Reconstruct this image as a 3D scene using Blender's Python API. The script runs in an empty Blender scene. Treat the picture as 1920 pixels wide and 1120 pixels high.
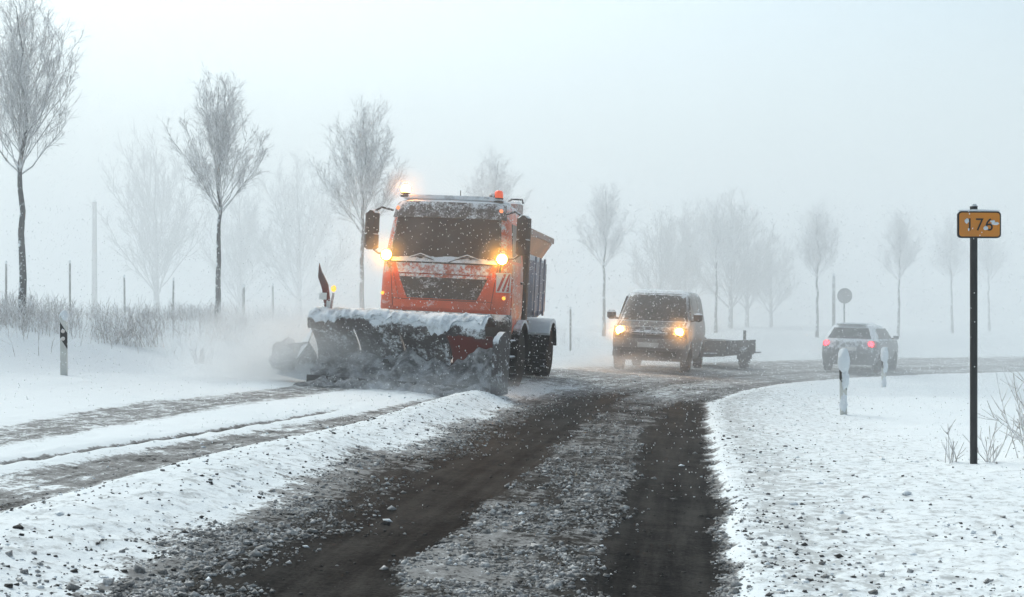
import bpy, bmesh, math, random
import numpy as np
from mathutils import Vector, Matrix, noise

# ------------------------------------------------------------------ camera, sky, sun, exposure
sc = bpy.context.scene
C = sc.collection
R = math.radians
cam_d = bpy.data.cameras.new('camera'); cam = bpy.data.objects.new('camera', cam_d); C.objects.link(cam)
cam.location = (0, 0, 1.4); cam.rotation_euler = (R(90), 0, 0)
cam_d.sensor_width = 36; cam_d.lens = 45; cam_d.shift_y = 0.0208
cam_d.clip_start = 0.1; cam_d.clip_end = 3000
sc.camera = cam

W = bpy.data.worlds.new('World'); sc.world = W; W.use_nodes = True
nt = W.node_tree; nt.nodes.clear()
sky = nt.nodes.new('ShaderNodeTexSky'); sky.sky_type = 'NISHITA'; sky.sun_disc = False
SUN_EL, SUN_ROT = R(48), R(-35)
sky.sun_elevation = SUN_EL; sky.sun_rotation = SUN_ROT
sky.air_density = 1.0; sky.dust_density = 4.0; sky.ozone_density = 1.0
hs = nt.nodes.new('ShaderNodeHueSaturation'); hs.inputs['Saturation'].default_value = 0.55
bg = nt.nodes.new('ShaderNodeBackground'); bg.inputs['Strength'].default_value = 0.12
wo = nt.nodes.new('ShaderNodeOutputWorld')
tint = nt.nodes.new('ShaderNodeMix'); tint.data_type = 'RGBA'; tint.blend_type = 'MULTIPLY'; tint.inputs[0].default_value = 1.0; tint.inputs[7].default_value = (.92, 1.045, 1.035, 1)   # cool overcast cloud
nt.links.new(sky.outputs[0], hs.inputs['Color']); nt.links.new(hs.outputs[0], tint.inputs[6]); nt.links.new(tint.outputs[2], bg.inputs[0]); nt.links.new(bg.outputs[0], wo.inputs[0])

sd = bpy.data.lights.new('sun', 'SUN'); sd.energy = 0.9; sd.angle = R(35); sd.color = (1, .97, .93)
so = bpy.data.objects.new('sun', sd); C.objects.link(so)
so.rotation_euler = (R(42), 0, R(35) + math.pi)
sc.view_settings.view_transform = 'Standard'; sc.view_settings.look = 'None'
sc.view_settings.gamma = 1.0; sc.view_settings.exposure = 0.52
sc.view_settings.use_curve_mapping = False
sc.cycles.volume_bounces = 2
sc.cycles.max_bounces = 8
sc.cycles.diffuse_bounces = 3
sc.cycles.volume_step_rate = 1.0
sc.cycles.use_denoising = True

# ------------------------------------------------------------------ helpers
rnd = random.Random(7)
def lerp(a, b, t): return a + (b - a) * t
def sstep(a, b, x):
    t = np.clip((np.asarray(x, float) - a) / (b - a), 0, 1); return t * t * (3 - 2 * t)

def frac(x, y, z, o=4): return sum(noise.noise(Vector((x, y, z)) * 2 ** k) / 1.7 ** k for k in range(o))

class MB:
    def __init__(s): s.v = []; s.f = []
    def add(s, vs, fs):
        n = len(s.v); s.v.extend([tuple(v) for v in vs]); s.f.extend([tuple(i + n for i in f) for f in fs]); return s
    def box(s, x0, x1, y0, y1, z0, z1):
        v = [(x, y, z) for z in (z0, z1) for y in (y0, y1) for x in (x0, x1)]
        return s.add(v, [(0, 2, 3, 1), (4, 5, 7, 6), (0, 1, 5, 4), (2, 6, 7, 3), (0, 4, 6, 2), (1, 3, 7, 5)])
    def bbox(s, x0, x1, y0, y1, z0, z1, b=.02):      # box with chamfered edges, as an octagonal loft
        def ring(z, k):
            a0, a1, c0, c1 = x0 + k, x1 - k, y0 + k, y1 - k
            return [(a0 + b, c0, z), (a1 - b, c0, z), (a1, c0 + b, z), (a1, c1 - b, z), (a1 - b, c1, z), (a0 + b, c1, z), (a0, c1 - b, z), (a0, c0 + b, z)]
        return s.loft([ring(z0, b), ring(z0 + b, 0), ring(z1 - b, 0), ring(z1, b)])
    def loft(s, rings, cap=True):
        n = len(rings[0]); v = [p for r in rings for p in r]; f = []
        for i in range(len(rings) - 1):
            for j in range(n):
                k = (j + 1) % n
                f.append((i * n + j, i * n + k, (i + 1) * n + k, (i + 1) * n + j))
        if cap:
            f.append(tuple(reversed(range(n)))); f.append(tuple((len(rings) - 1) * n + j for j in range(n)))
        return s.add(v, f)
    def tube(s, pts, rs, n=6, cap=True):
        pts = [Vector(p) for p in pts]
        if not isinstance(rs, (list, tuple)): rs = [rs] * len(pts)
        rings = []; ref = None
        for i, p in enumerate(pts):
            d = (pts[min(i + 1, len(pts) - 1)] - pts[max(i - 1, 0)])
            if d.length < 1e-9: d = Vector((0, 0, 1))
            d.normalize()
            if ref is None: ref = Vector((1, 0, 0)) if abs(d.x) < .8 else Vector((0, 1, 0))
            a = (ref - d * ref.dot(d)); a.normalize(); b = d.cross(a); ref = a
            rings.append([p + (a * math.cos(2 * math.pi * k / n) + b * math.sin(2 * math.pi * k / n)) * rs[i] for k in range(n)])
        return s.loft(rings, cap)
    def lathe(s, prof, n, origin, axis):             # prof: (radius, distance along the axis)
        axis = Vector(axis).normalized(); ref = Vector((0, 0, 1)) if abs(axis.z) < .8 else Vector((1, 0, 0))
        a = (ref - axis * ref.dot(axis)).normalized(); b = axis.cross(a); o = Vector(origin)
        rings = [[o + axis * h + (a * math.cos(2 * math.pi * k / n) + b * math.sin(2 * math.pi * k / n)) * max(r, .0005) for k in range(n)] for r, h in prof]
        return s.loft(rings, True)
    def grid(s, P, nu, nv):
        v = [P(i / nu, j / nv) for j in range(nv + 1) for i in range(nu + 1)]
        f = [(j * (nu + 1) + i, j * (nu + 1) + i + 1, (j + 1) * (nu + 1) + i + 1, (j + 1) * (nu + 1) + i) for j in range(nv) for i in range(nu)]
        return s.add(v, f)
    def slab(s, Pf, nu, nv, th):                      # a curved panel with thickness: Pf(u, v, offset)
        n = (nu + 1) * (nv + 1)
        v = [Pf(i / nu, j / nv, th) for j in range(nv + 1) for i in range(nu + 1)] + [Pf(i / nu, j / nv, 0) for j in range(nv + 1) for i in range(nu + 1)]
        f = []
        q = lambda i, j: j * (nu + 1) + i
        for j in range(nv):
            for i in range(nu):
                f.append((q(i, j), q(i + 1, j), q(i + 1, j + 1), q(i, j + 1)))
                f.append((n + q(i, j + 1), n + q(i + 1, j + 1), n + q(i + 1, j), n + q(i, j)))
        for i in range(nu):
            f.append((q(i + 1, 0), q(i, 0), n + q(i, 0), n + q(i + 1, 0)))
            f.append((q(i, nv), q(i + 1, nv), n + q(i + 1, nv), n + q(i, nv)))
        for j in range(nv):
            f.append((q(0, j), q(0, j + 1), n + q(0, j + 1), n + q(0, j)))
            f.append((q(nu, j + 1), q(nu, j), n + q(nu, j), n + q(nu, j + 1)))
        return s.add(v, f)
    def lump(s, c, r, n=2, amp=.3, freq=3.0, seed=0):  # uneven blob
        bm = bmesh.new(); bmesh.ops.create_icosphere(bm, subdivisions=n, radius=1)
        vs = []
        for v in bm.verts:
            k = 1 + amp * noise.noise(v.co * freq * .5 + Vector((seed * 3.7, seed, -seed)))
            vs.append((c[0] + v.co.x * r[0] * k, c[1] + v.co.y * r[1] * k, c[2] + v.co.z * r[2] * k))
        fs = [tuple(v.index for v in f.verts) for f in bm.faces]; bm.free()
        return s.add(vs, fs)
    def build(s, name, mat, parent=None, smooth=False, flip=True):
        me = bpy.data.meshes.new(name); me.from_pydata(s.v, [], s.f); me.update()
        if flip:
            bm = bmesh.new(); bm.from_mesh(me); bmesh.ops.recalc_face_normals(bm, faces=bm.faces); bm.to_mesh(me); bm.free()
        if smooth:
            me.polygons.foreach_set('use_smooth', [True] * len(me.polygons))
            try: me.set_sharp_from_angle(angle=R(smooth if smooth is not True else 42))
            except Exception: pass
        me.materials.append(mat)
        o = bpy.data.objects.new(name, me); C.objects.link(o)
        if parent is not None: o.parent = parent
        return o

def tag(o, label=None, cat=None, group=None, kind=None):
    for k, v in (('label', label), ('category', cat), ('group', group), ('kind', kind)):
        if v: o[k] = v
    return o
def empty(name, loc, rot=(0, 0, 0)):
    o = bpy.data.objects.new(name, None); C.objects.link(o); o.location = loc; o.rotation_euler = rot; o.empty_display_size = .3
    return o
def copy_tree(o, parent=None):
    c = o.copy(); C.objects.link(c); c.parent = parent
    for ch in o.children: copy_tree(ch, c)
    return c

# ------------------------------------------------------------------ materials
def newmat(name):
    m = bpy.data.materials.new(name); m.use_nodes = True
    n = m.node_tree.nodes; n.clear()
    out = n.new('ShaderNodeOutputMaterial'); b = n.new('ShaderNodeBsdfPrincipled')
    m.node_tree.links.new(b.outputs[0], out.inputs[0])
    return m, n, m.node_tree.links, b, out
def ramp(n, l, src, a, b):
    r = n.new('ShaderNodeMapRange'); r.interpolation_type = 'SMOOTHSTEP'
    r.inputs['From Min'].default_value = a; r.inputs['From Max'].default_value = b
    l.new(src, r.inputs['Value']); return r.outputs[0]
def math_(n, l, op, a, b=None, c=None):
    m = n.new('ShaderNodeMath'); m.operation = op
    for i, x in enumerate((a, b, c)):
        if x is None: continue
        if isinstance(x, (int, float)): m.inputs[i].default_value = x
        else: l.new(x, m.inputs[i])
    return m.outputs[0]
def mix(n, l, f, a, b):
    m = n.new('ShaderNodeMix'); m.data_type = 'RGBA'
    if isinstance(f, (int, float)): m.inputs[0].default_value = f
    else: l.new(f, m.inputs[0])
    for i, x in ((6, a), (7, b)):
        if isinstance(x, tuple): m.inputs[i].default_value = (*x, 1)
        else: l.new(x, m.inputs[i])
    return m.outputs[2]
def noise_(n, l, vec, scale, detail=4, rough=.6):
    t = n.new('ShaderNodeTexNoise'); t.inputs['Scale'].default_value = scale; t.inputs['Detail'].default_value = detail; t.inputs['Roughness'].default_value = rough
    l.new(vec, t.inputs['Vector']); return t.outputs[0]
SNOW = (.74, .78, .81)

def dusted(name, col, rough=.5, metal=0.0, dust=.5, grime=.35, coat=0.0, scale=7.0, top=1.0, spec=.5):
    """painted or bare surface with road grime (painted reflections on the dark glass) and wind-blown snow sticking to it, more on what faces up"""
    m, n, l, b, out = newmat(name)
    tc = n.new('ShaderNodeTexCoord').outputs['Object']
    geo = n.new('ShaderNodeNewGeometry')
    sep = n.new('ShaderNodeSeparateXYZ'); l.new(geo.outputs['Normal'], sep.inputs[0])
    n1 = noise_(n, l, tc, scale, 6, .7); n2 = noise_(n, l, tc, scale * 6, 3, .7); n3 = noise_(n, l, tc, 1.7, 3, .5)
    g = ramp(n, l, n3, .35, .7)
    g = math_(n, l, 'MULTIPLY', g, grime)
    c = mix(n, l, g, col, (.10, .09, .085))
    s = math_(n, l, 'MULTIPLY_ADD', n1, .6, math_(n, l, 'MULTIPLY', n2, .4))
    up = math_(n, l, 'MULTIPLY', math_(n, l, 'MAXIMUM', sep.outputs['Z'], 0), .45 * top)
    s = math_(n, l, 'ADD', s, up)
    th = .72 - .34 * dust
    f = ramp(n, l, s, th, th + .16)
    c = mix(n, l, f, c, SNOW)
    l.new(c, b.inputs['Base Color'])
    rr = n.new('ShaderNodeMapRange'); rr.inputs['To Min'].default_value = rough; rr.inputs['To Max'].default_value = .85
    l.new(f, rr.inputs['Value']); l.new(rr.outputs[0], b.inputs['Roughness'])
    b.inputs['Metallic'].default_value = metal; b.inputs['Coat Weight'].default_value = coat
    b.inputs['Specular IOR Level'].default_value = spec
    bp = n.new('ShaderNodeBump'); bp.inputs['Strength'].default_value = .5; bp.inputs['Distance'].default_value = .02
    l.new(math_(n, l, 'MULTIPLY', f, n2), bp.inputs['Height']); l.new(bp.outputs[0], b.inputs['Normal'])
    return m
def emit(name, col, strength):
    m, n, l, b, out = newmat(name)
    b.inputs['Base Color'].default_value = (*col, 1); b.inputs['Roughness'].default_value = .3
    b.inputs['Emission Color'].default_value = (*col, 1); b.inputs['Emission Strength'].default_value = strength
    return m
def snowmat(name, dirt=.0, scale=6.0, lo=.5, hi=.75, col=SNOW, dcol=(.10, .095, .09)):
    m, n, l, b, out = newmat(name)
    tc = n.new('ShaderNodeTexCoord').outputs['Object']
    n1 = noise_(n, l, tc, scale, 7, .7)
    n2 = noise_(n, l, tc, scale * 7, 3, .6)
    f = math_(n, l, 'MULTIPLY', ramp(n, l, n1, lo, hi), dirt)
    l.new(mix(n, l, f, col, dcol), b.inputs['Base Color'])
    b.inputs['Roughness'].default_value = .8; b.inputs['Specular IOR Level'].default_value = .25
    bp = n.new('ShaderNodeBump'); bp.inputs['Strength'].default_value = .6; bp.inputs['Distance'].default_value = .03
    l.new(math_(n, l, 'ADD', n1, math_(n, l, 'MULTIPLY', n2, .4)), bp.inputs['Height']); l.new(bp.outputs[0], b.inputs['Normal'])
    return m
M = {}
M['orange'] = dusted('orange_paint', (.70, .075, .005), .4, 0, .47, .3, .1, 5)
M['orange_snowy'] = dusted('orange_paint_snowed', (.60, .08, .012), .45, 0, .70, .5, 0, 3.2)
M['black'] = dusted('black_plastic', (.008, .008, .009), .6, 0, .3, .2, 0, 6, 1.0, .15)
M['blacksnow'] = dusted('black_plastic_snowed', (.010, .010, .011), .6, 0, .52, .2, 0, 4, 1.0, .15)
M['tyre'] = dusted('tyre_rubber', (.005, .005, .0055), .9, 0, .16, .1, 0, 9, .6, .1)
M['rim'] = dusted('rim_steel', (.06, .06, .06), .6, .3, .35, .5, 0, 9)
M['steel'] = dusted('dark_steel', (.035, .034, .036), .6, .2, .34, .4, 0, 6)
M['glass'] = dusted('dark_glass', (.006, .007, .008), .2, 0, .32, .55, 0, 14, .2, .12)  # strong grime tone paints grey patches in place of reflections
M['glassfog'] = dusted('misted_glass', (.018, .021, .024), .3, 0, .38, .1, 0, 6, .2, .15)
M['visor'] = dusted('roof_visor', (.05, .045, .045), .6, 0, .50, .4, 0, 5, .5)
M['grille'] = dusted('grille_plastic', (.02, .02, .02), .6, 0, .56, .2, 0, 4)
M['plow_red'] = dusted('plow_paint', (.16, .022, .014), .55, 0, .34, .8, 0, 6)
M['plow_dirty'] = dusted('plow_slushed', (.06, .05, .05), .7, 0, .66, .6, 0, 3.2)
M['caked'] = snowmat('caked_slush', .8, 4.5, .36, .62, (.52, .53, .55), (.06, .058, .055))
M['capsnow'] = snowmat('settled_snow', .6, 5, .46, .68, (.74, .79, .83), (.16, .155, .15))
M['snow'] = snowmat('fresh_snow', .12, 3, .55, .8)
M['tank'] = dusted('tank_blue_grey', (.17, .20, .27), .5, 0, .42, .5, 0, 5)
M['hopper'] = dusted('hopper_steel', (.30, .17, .13), .5, 0, .36, .5, 0, 5)
M['pink'] = dusted('snowed_cover', (.34, .24, .22), .6, 0, .7, .3, 0, 5)
M['white'] = dusted('white_board', (.72, .72, .70), .5, 0, .2, .5)
M['red'] = dusted('red_reflective', (.45, .03, .02), .4, 0, .2, .4)
M['lamp'] = emit('lit_lamp_amber_white', (1, .42, .04), 210)
M['beacon'] = emit('lit_beacon_amber', (1, .30, .02), 110)
M['headl'] = emit('lit_headlamp', (1, .42, .05), 160)
M['tail'] = emit('lit_tail_lamp', (1, .02, .035), 8)
M['beacon_unlit_glow'] = emit('beacon_orange', (.8, .09, .02), .35)  # unlit dome with a faint glow put into its colour
M['indicator'] = emit('indicator_amber', (.9, .45, .05), 1.0)
M['marker'] = emit('marker_orange', (.9, .25, .1), .9)
M['van'] = dusted('van_paint', (.06, .058, .06), .4, .2, .32, .5, .2, 5, .7)
M['van_dark'] = dusted('van_bonnet', (.016, .016, .017), .5, 0, .28, .4, 0, 6, .2)
M['van_bumper'] = dusted('van_bumper', (.20, .18, .17), .5, 0, .4, .5)
M['car'] = dusted('car_paint', (.085, .092, .10), .4, .2, .42, .4, .2, 5)
M['car_dark'] = dusted('car_bumper', (.07, .075, .08), .5, 0, .42, .4)
M['plate'] = dusted('number_plate', (.62, .62, .6), .5, 0, .35, .6)
M['sign'] = dusted('sign_yellow', (.80, .27, .008), .5, 0, .10, .25, 0, 16, .3)
M['signblack'] = dusted('sign_black', (.016, .014, .012), .6, 0, .16, 0, 0, 18)
M['post'] = dusted('post_dark_steel', (.012, .013, .014), .6, 0, .22, .1, 0, 9)
M['postwhite'] = dusted('post_white_plastic', (.62, .62, .58), .5, 0, .35, .35)
M['reflector'] = dusted('reflector', (.68, .62, .58), .25, 0, .25, .1)
M['signback'] = dusted('sign_back_aluminium', (.16, .165, .17), .5, .2, .3, .3)
M['wood'] = dusted('weathered_wood', (.15, .135, .125), .8, 0, .56, .2)

# ------------------------------------------------------------------ terrain: a banked right-hand bend
PIN = np.array([(-.9, -30), (0.0, -8), (.6, 0), (1.12, 6.46), (1.56, 9.6), (2.74, 18), (3.6, 23.7), (5.1, 27.9), (6.7, 32), (8.45, 35.6), (10.4, 39), (13.9, 42.3), (17.8, 44.4), (26, 47.5), (45, 52), (120, 66), (460, 116)], float)
SEG = np.linalg.norm(np.diff(PIN, axis=0), axis=1); SARC = np.concatenate([[0], np.cumsum(SEG)]); SARC -= SARC[2]
def road_coords(X, Y):
    X = np.asarray(X, float); Y = np.asarray(Y, float)
    best = np.full(X.shape, 1e18); D = np.zeros(X.shape); S = np.zeros(X.shape)
    for i in range(len(PIN) - 1):
        a = PIN[i]; b = PIN[i + 1]; ex, ey = b - a; L2 = ex * ex + ey * ey
        t = np.clip(((X - a[0]) * ex + (Y - a[1]) * ey) / L2, 0, 1)
        dx = X - a[0] - t * ex; dy = Y - a[1] - t * ey; q = dx * dx + dy * dy
        m = q < best
        best = np.where(m, q, best); sg = np.sign(ex * dy - ey * dx)
        D = np.where(m, np.sqrt(q) * sg, D); S = np.where(m, SARC[i] + t * SEG[i], S)
    return D, S
def gz(X, Y):
    D, S = road_coords(X, Y)
    zin = np.interp(S, [0, 10, 18, 24, 28, 33, 37, 41, 46, 400], [0, 0, -.12, -.18, -.18, -.26, -.35, -.42, -.45, -.4])
    Wd = np.interp(S, [0, 16, 24, 32, 45, 80], [9.6, 9.0, 8.0, 7.4, 6.6, 6.6])
    H = np.interp(S, [0, 20, 30, 40, 60], [.9, .95, .85, .62, .5])
    e = D - Wd
    z = zin + .07 * np.clip(D, 0, 5) + .04 * np.clip(D - 5, 0, np.maximum(Wd - 5, .1)) + np.where(e > 0, .04 * sstep(0, .7, e) + H * sstep(2.2, 8, e) + .012 * np.clip(e, 0, 30), 0)
    z = z + np.where(D < 0, (.03 - .17 * sstep(12, 21, S)) * sstep(.2, 2.2, -D) - .3 * sstep(3.6, 12, -D), 0)
    return z, D, S, Wd
def gz1(x, y): return float(gz(np.array([x]), np.array([y]))[0][0])

# bands of the far lane (world coordinates, left/right limits by Y)
def band(X, Y, D, ys, x0, x1, soft0, soft1):
    a = np.interp(Y, ys, x0); b = np.interp(Y, ys, x1)
    return sstep(-soft0, soft0, X - a) * sstep(-soft1, soft1, b - X) * sstep(ys[0] - 3, ys[0], Y) * (1 - sstep(ys[-1] - 1.5, ys[-1] + 1.5, Y))
def fnoise(X, Y, sc_, seed):
    # cheap value noise with smooth interpolation
    r = np.random.RandomState(seed); T = r.rand(256, 256)
    x = X * sc_; y = Y * sc_; xi = np.floor(x).astype(int); yi = np.floor(y).astype(int); fx = x - xi; fy = y - yi
    fx = fx * fx * (3 - 2 * fx); fy = fy * fy * (3 - 2 * fy)
    g = lambda a, b: T[a % 256, b % 256]
    return (g(xi, yi) * (1 - fx) + g(xi + 1, yi) * fx) * (1 - fy) + (g(xi, yi + 1) * (1 - fx) + g(xi + 1, yi + 1) * fx) * fy

BANDS = {}
def surface(X, Y):
    z, D, S, Wd = gz(X, Y)
    n1 = fnoise(X, Y, .9, 1); n2 = fnoise(X, Y, 3.1, 2); n3 = fnoise(X, Y, 9., 3); n4 = fnoise(X, Y, 26., 4)
    wob = (n1 - .5) * .25 + (n2 - .5) * .14
    far = sstep(20, 27, S)
    # own lane: two worn wheel tracks with a slushy strip between
    edge0 = sstep(-.16, .16, D + .14 * (n2 - .5) + .05 * (n3 - .5))
    t1 = edge0 * (1 - sstep(.55, 1.1, D + wob * 1.3)) * (.88 + .12 * n1)
    t2 = sstep(1.30, 1.72, D + wob * 1.1) * (1 - .40 * sstep(1.75, 2.8, D + wob)) * (1 - sstep(2.5, 3.5, D + wob * 1.6))
    midl = edge0 * (1 - sstep(2.5, 3.35, D + wob))
    wear = np.maximum(np.maximum(t1, t2), .66 * midl * (.85 + .3 * n1))
    # past the bend the wheels have spread the slush over the whole carriageway
    wf = edge0 * (1 - sstep(4.6, 6.6, D + wob)) * .44
    wear = np.maximum(wear * (1 - .45 * far), far * wf)
    # the ploughed lane
    wA = band(X, Y, D, *BANDS['A'], .16, .16) * (.48 + .2 * (n2 - .5))
    wB = band(X, Y, D, *BANDS['B'], .16, .3) * .42
    wT = band(X, Y, D, *BANDS['T'], .05, .05) * .6
    wear = np.maximum(wear, np.maximum(np.maximum(wA, wB), wT))
    # dirt thrown on the inner shoulder and along the ridge between the lanes
    sh = sstep(-.1, .4, -D) * (1 - sstep(1.6, 3.6, -D + wob * 2)) * (1 - sstep(26, 34, S))
    ridge = sstep(2.3, 3.0, D) * (1 - sstep(3.4, 4.4, D)) * (1 - sstep(18, 24, S))
    dirt = np.clip(sh * (.48 + .40 * sstep(1.2, .1, -D)) + ridge * .45, 0, 1)
    lie = 1 - wear
    inroad = (D > -4) & (D < Wd + 1)
    thick = np.where(D < -.05, .07, .05) * lie
    rid = (.07 + .09 * sstep(12, 19, S)) * sstep(2.9, 3.5, D) * (1 - sstep(3.6, 4.6 - .6 * sstep(8, 20, Y), D)) * (1 - .65 * sstep(18, 23, S)) * (1 - sstep(26, 31, S))
    clod = np.where(inroad, (n3 - .5) * .018 + (n4 - .5) * .012, (n3 - .5) * .015) * (.25 + lie) * sstep(-6, -3, D + 3)
    und = np.where(D < 0, .10 * (fnoise(X, Y, .45, 9) - .5) * sstep(.5, 3, -D), 0) + np.where(D > Wd, .22 * (fnoise(X, Y, .35, 8) - .5) * sstep(0, 3, D - Wd), 0)
    z = z + thick + rid * lie + clod + und
    return z, D, S, Wd, wear, dirt
# worn bands of the ploughed lane on the ground: Y stations, left limit X, right limit X (metres)
BANDS['A'] = tuple(np.array(q) for q in ([2.927, 5.09, 7.252, 9.414, 11.577, 13.739, 15.902, 18.064, 20.227, 22.389, 24.551, 26.714], [-4.563, -4.118, -3.673, -3.228, -2.733, -2.301, -1.907, -1.583, -1.244, -0.879, -0.601, -0.601], [-3.199, -2.968, -2.736, -2.441, -2.012, -1.622, -1.327, -1.004, -0.66, -0.316, 0.115, 0.801]))
BANDS['T'] = tuple(np.array(q) for q in ([4.892, 5.93, 6.969, 8.007, 9.045, 10.084, 11.122, 12.161, 13.199, 14.238, 15.276, 16.314], [-4.751, -4.477, -4.203, -3.93, -3.656, -3.382, -3.124, -2.922, -2.735, -2.549, -2.362, -2.175], [-4.565, -4.303, -4.041, -3.78, -3.518, -3.254, -2.975, -2.782, -2.588, -2.395, -2.202, -2.106]))
BANDS['B'] = tuple(np.array(q) for q in ([5.887, 7.498, 9.11, 10.721, 12.332, 13.943, 15.554, 17.165, 18.776, 20.387, 21.998, 23.609], [-4.71, -4.701, -4.693, -4.684, -4.676, -4.668, -4.593, -4.303, -4.012, -3.796, -3.602, -3.468], [-4.51, -4.287, -4.063, -3.839, -3.631, -3.499, -3.368, -3.102, -2.828, -2.548, -2.258, -1.967]))

def ground_material():
    m, n, l, b, out = newmat('snow_and_wet_asphalt')
    tc = n.new('ShaderNodeTexCoord').outputs['Object']
    ar = n.new('ShaderNodeAttribute'); ar.attribute_name = 'lane'
    ml = n.new('ShaderNodeMapping'); ml.inputs['Scale'].default_value = (7, .35, 1); l.new(ar.outputs['Vector'], ml.inputs[0])
    nS = noise_(n, l, ml.outputs[0], 1.0, 5, .65)
    at = n.new('ShaderNodeAttribute'); at.attribute_name = 'wear'
    ad = n.new('ShaderNodeAttribute'); ad.attribute_name = 'dirt'
    wear = at.outputs['Fac']; dirt = ad.outputs['Fac']
    nA = noise_(n, l, tc, 2.2, 5, .65); nB = noise_(n, l, tc, 11, 5, .65); nC = noise_(n, l, tc, 45, 3, .6); nD = noise_(n, l, tc, .5, 3, .5)
    mp = n.new('ShaderNodeMapping'); mp.inputs['Scale'].default_value = (10, 9, 10); l.new(tc, mp.inputs[0])
    nE = noise_(n, l, mp.outputs[0], 1.0, 4, .7)
    # slush cover: threshold of the wear against grainy noise
    grain = math_(n, l, 'ADD', math_(n, l, 'MULTIPLY', nA, .35), math_(n, l, 'ADD', math_(n, l, 'MULTIPLY', nB, .45), math_(n, l, 'MULTIPLY', nC, .30)))
    t = math_(n, l, 'ADD', math_(n, l, 'MULTIPLY', wear, 1.05), math_(n, l, 'ADD', math_(n, l, 'MULTIPLY', math_(n, l, 'SUBTRACT', grain, .55), 1.7), math_(n, l, 'MULTIPLY', math_(n, l, 'SUBTRACT', nS, .5), .55)))
    f = ramp(n, l, t, .22, .95)
    am = ramp(n, l, math_(n, l, 'ADD', math_(n, l, 'MULTIPLY', nS, .45), math_(n, l, 'ADD', math_(n, l, 'MULTIPLY', nA, .35), math_(n, l, 'MULTIPLY', nC, .25))), .42, .68)
    asph = mix(n, l, am, (.0035, .0036, .004), (.042, .039, .036))
    slush = mix(n, l, nE, (.09, .088, .085), (.38, .38, .38))
    snow = mix(n, l, nD, (.70, .75, .775), (.77, .80, .815))
    c = mix(n, l, ramp(n, l, f, .0, .26), snow, slush)
    c = mix(n, l, ramp(n, l, f, .38, .82), c, asph)
    # thrown grit and mud crumbs
    g = math_(n, l, 'ADD', math_(n, l, 'MULTIPLY', nE, .75), math_(n, l, 'MULTIPLY', nB, .35))
    g = math_(n, l, 'ADD', g, math_(n, l, 'MULTIPLY', dirt, .26))
    gf = math_(n, l, 'MULTIPLY', ramp(n, l, g, .64, .82), ramp(n, l, dirt, .02, .3))
    c = mix(n, l, math_(n, l, 'MULTIPLY', gf, .5), c, (.13, .12, .11))
    l.new(c, b.inputs['Base Color'])
    rr = n.new('ShaderNodeMapRange'); rr.inputs['To Min'].default_value = .85; rr.inputs['To Max'].default_value = .6; l.new(f, rr.inputs['Value'])
    l.new(rr.outputs[0], b.inputs['Roughness']); b.inputs['Specular IOR Level'].default_value = .008
    bp = n.new('ShaderNodeBump'); bp.inputs['Strength'].default_value = .45; bp.inputs['Distance'].default_value = .02
    h = math_(n, l, 'ADD', math_(n, l, 'MULTIPLY', nB, 1.0), math_(n, l, 'MULTIPLY', nC, .35))
    h = math_(n, l, 'SUBTRACT', h, math_(n, l, 'MULTIPLY', f, .35))
    l.new(h, bp.inputs['Height']); l.new(bp.outputs[0], b.inputs['Normal'])
    return m
M['ground'] = ground_material()

def build_ground():
    ys = np.concatenate([np.linspace(-14, 3.5, 36), 4 * 1.0092 ** np.arange(0, 530)])
    ts = np.linspace(-.8, .8, 640)
    YY, TT = np.meshgrid(ys, ts, indexing='ij'); XX = (np.maximum(YY, 0) + 7) * TT
    Z, D, S, Wd, wear, dirt = surface(XX, YY)
    nr, nc = YY.shape
    co = np.stack([XX, YY, Z], -1).reshape(-1, 3)
    idx = np.arange(nr * nc).reshape(nr, nc)
    quads = np.stack([idx[:-1, :-1], idx[:-1, 1:], idx[1:, 1:], idx[1:, :-1]], -1).reshape(-1, 4)
    Dc = D[:-1, :-1].ravel(); Wc = Wd[:-1, :-1].ravel()
    onroad = (Dc > 0) & (Dc < Wc)
    for name, msk in (('road', onroad), ('snow_field', ~onroad)):
        q = quads[msk]; used, inv = np.unique(q, return_inverse=True); q = inv.reshape(-1, 4)
        me = bpy.data.meshes.new(name)
        me.vertices.add(len(used)); me.vertices.foreach_set('co', co[used].ravel())
        me.loops.add(q.size); me.loops.foreach_set('vertex_index', q.ravel().astype(np.int32))
        me.polygons.add(len(q)); me.polygons.foreach_set('loop_start', np.arange(0, q.size, 4, dtype=np.int32)); me.polygons.foreach_set('loop_total', np.full(len(q), 4, np.int32))
        me.update(calc_edges=True)
        me.polygons.foreach_set('use_smooth', np.ones(len(q), bool))
        for an, arr in (('wear', wear), ('dirt', dirt)):
            a = me.attributes.new(an, 'FLOAT', 'POINT'); a.data.foreach_set('value', arr.ravel()[used].astype(np.float32))
        a = me.attributes.new('lane', 'FLOAT_VECTOR', 'POINT'); a.data.foreach_set('vector', np.stack([D, S, 0 * D], -1).reshape(-1, 3)[used].astype(np.float32).ravel())
        me.materials.append(M['ground'])
        o = bpy.data.objects.new(name, me); C.objects.link(o); o['kind'] = 'structure'
build_ground()
def gs(x, y): return float(surface(np.array([float(x)]), np.array([float(y)]))[0][0])

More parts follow.
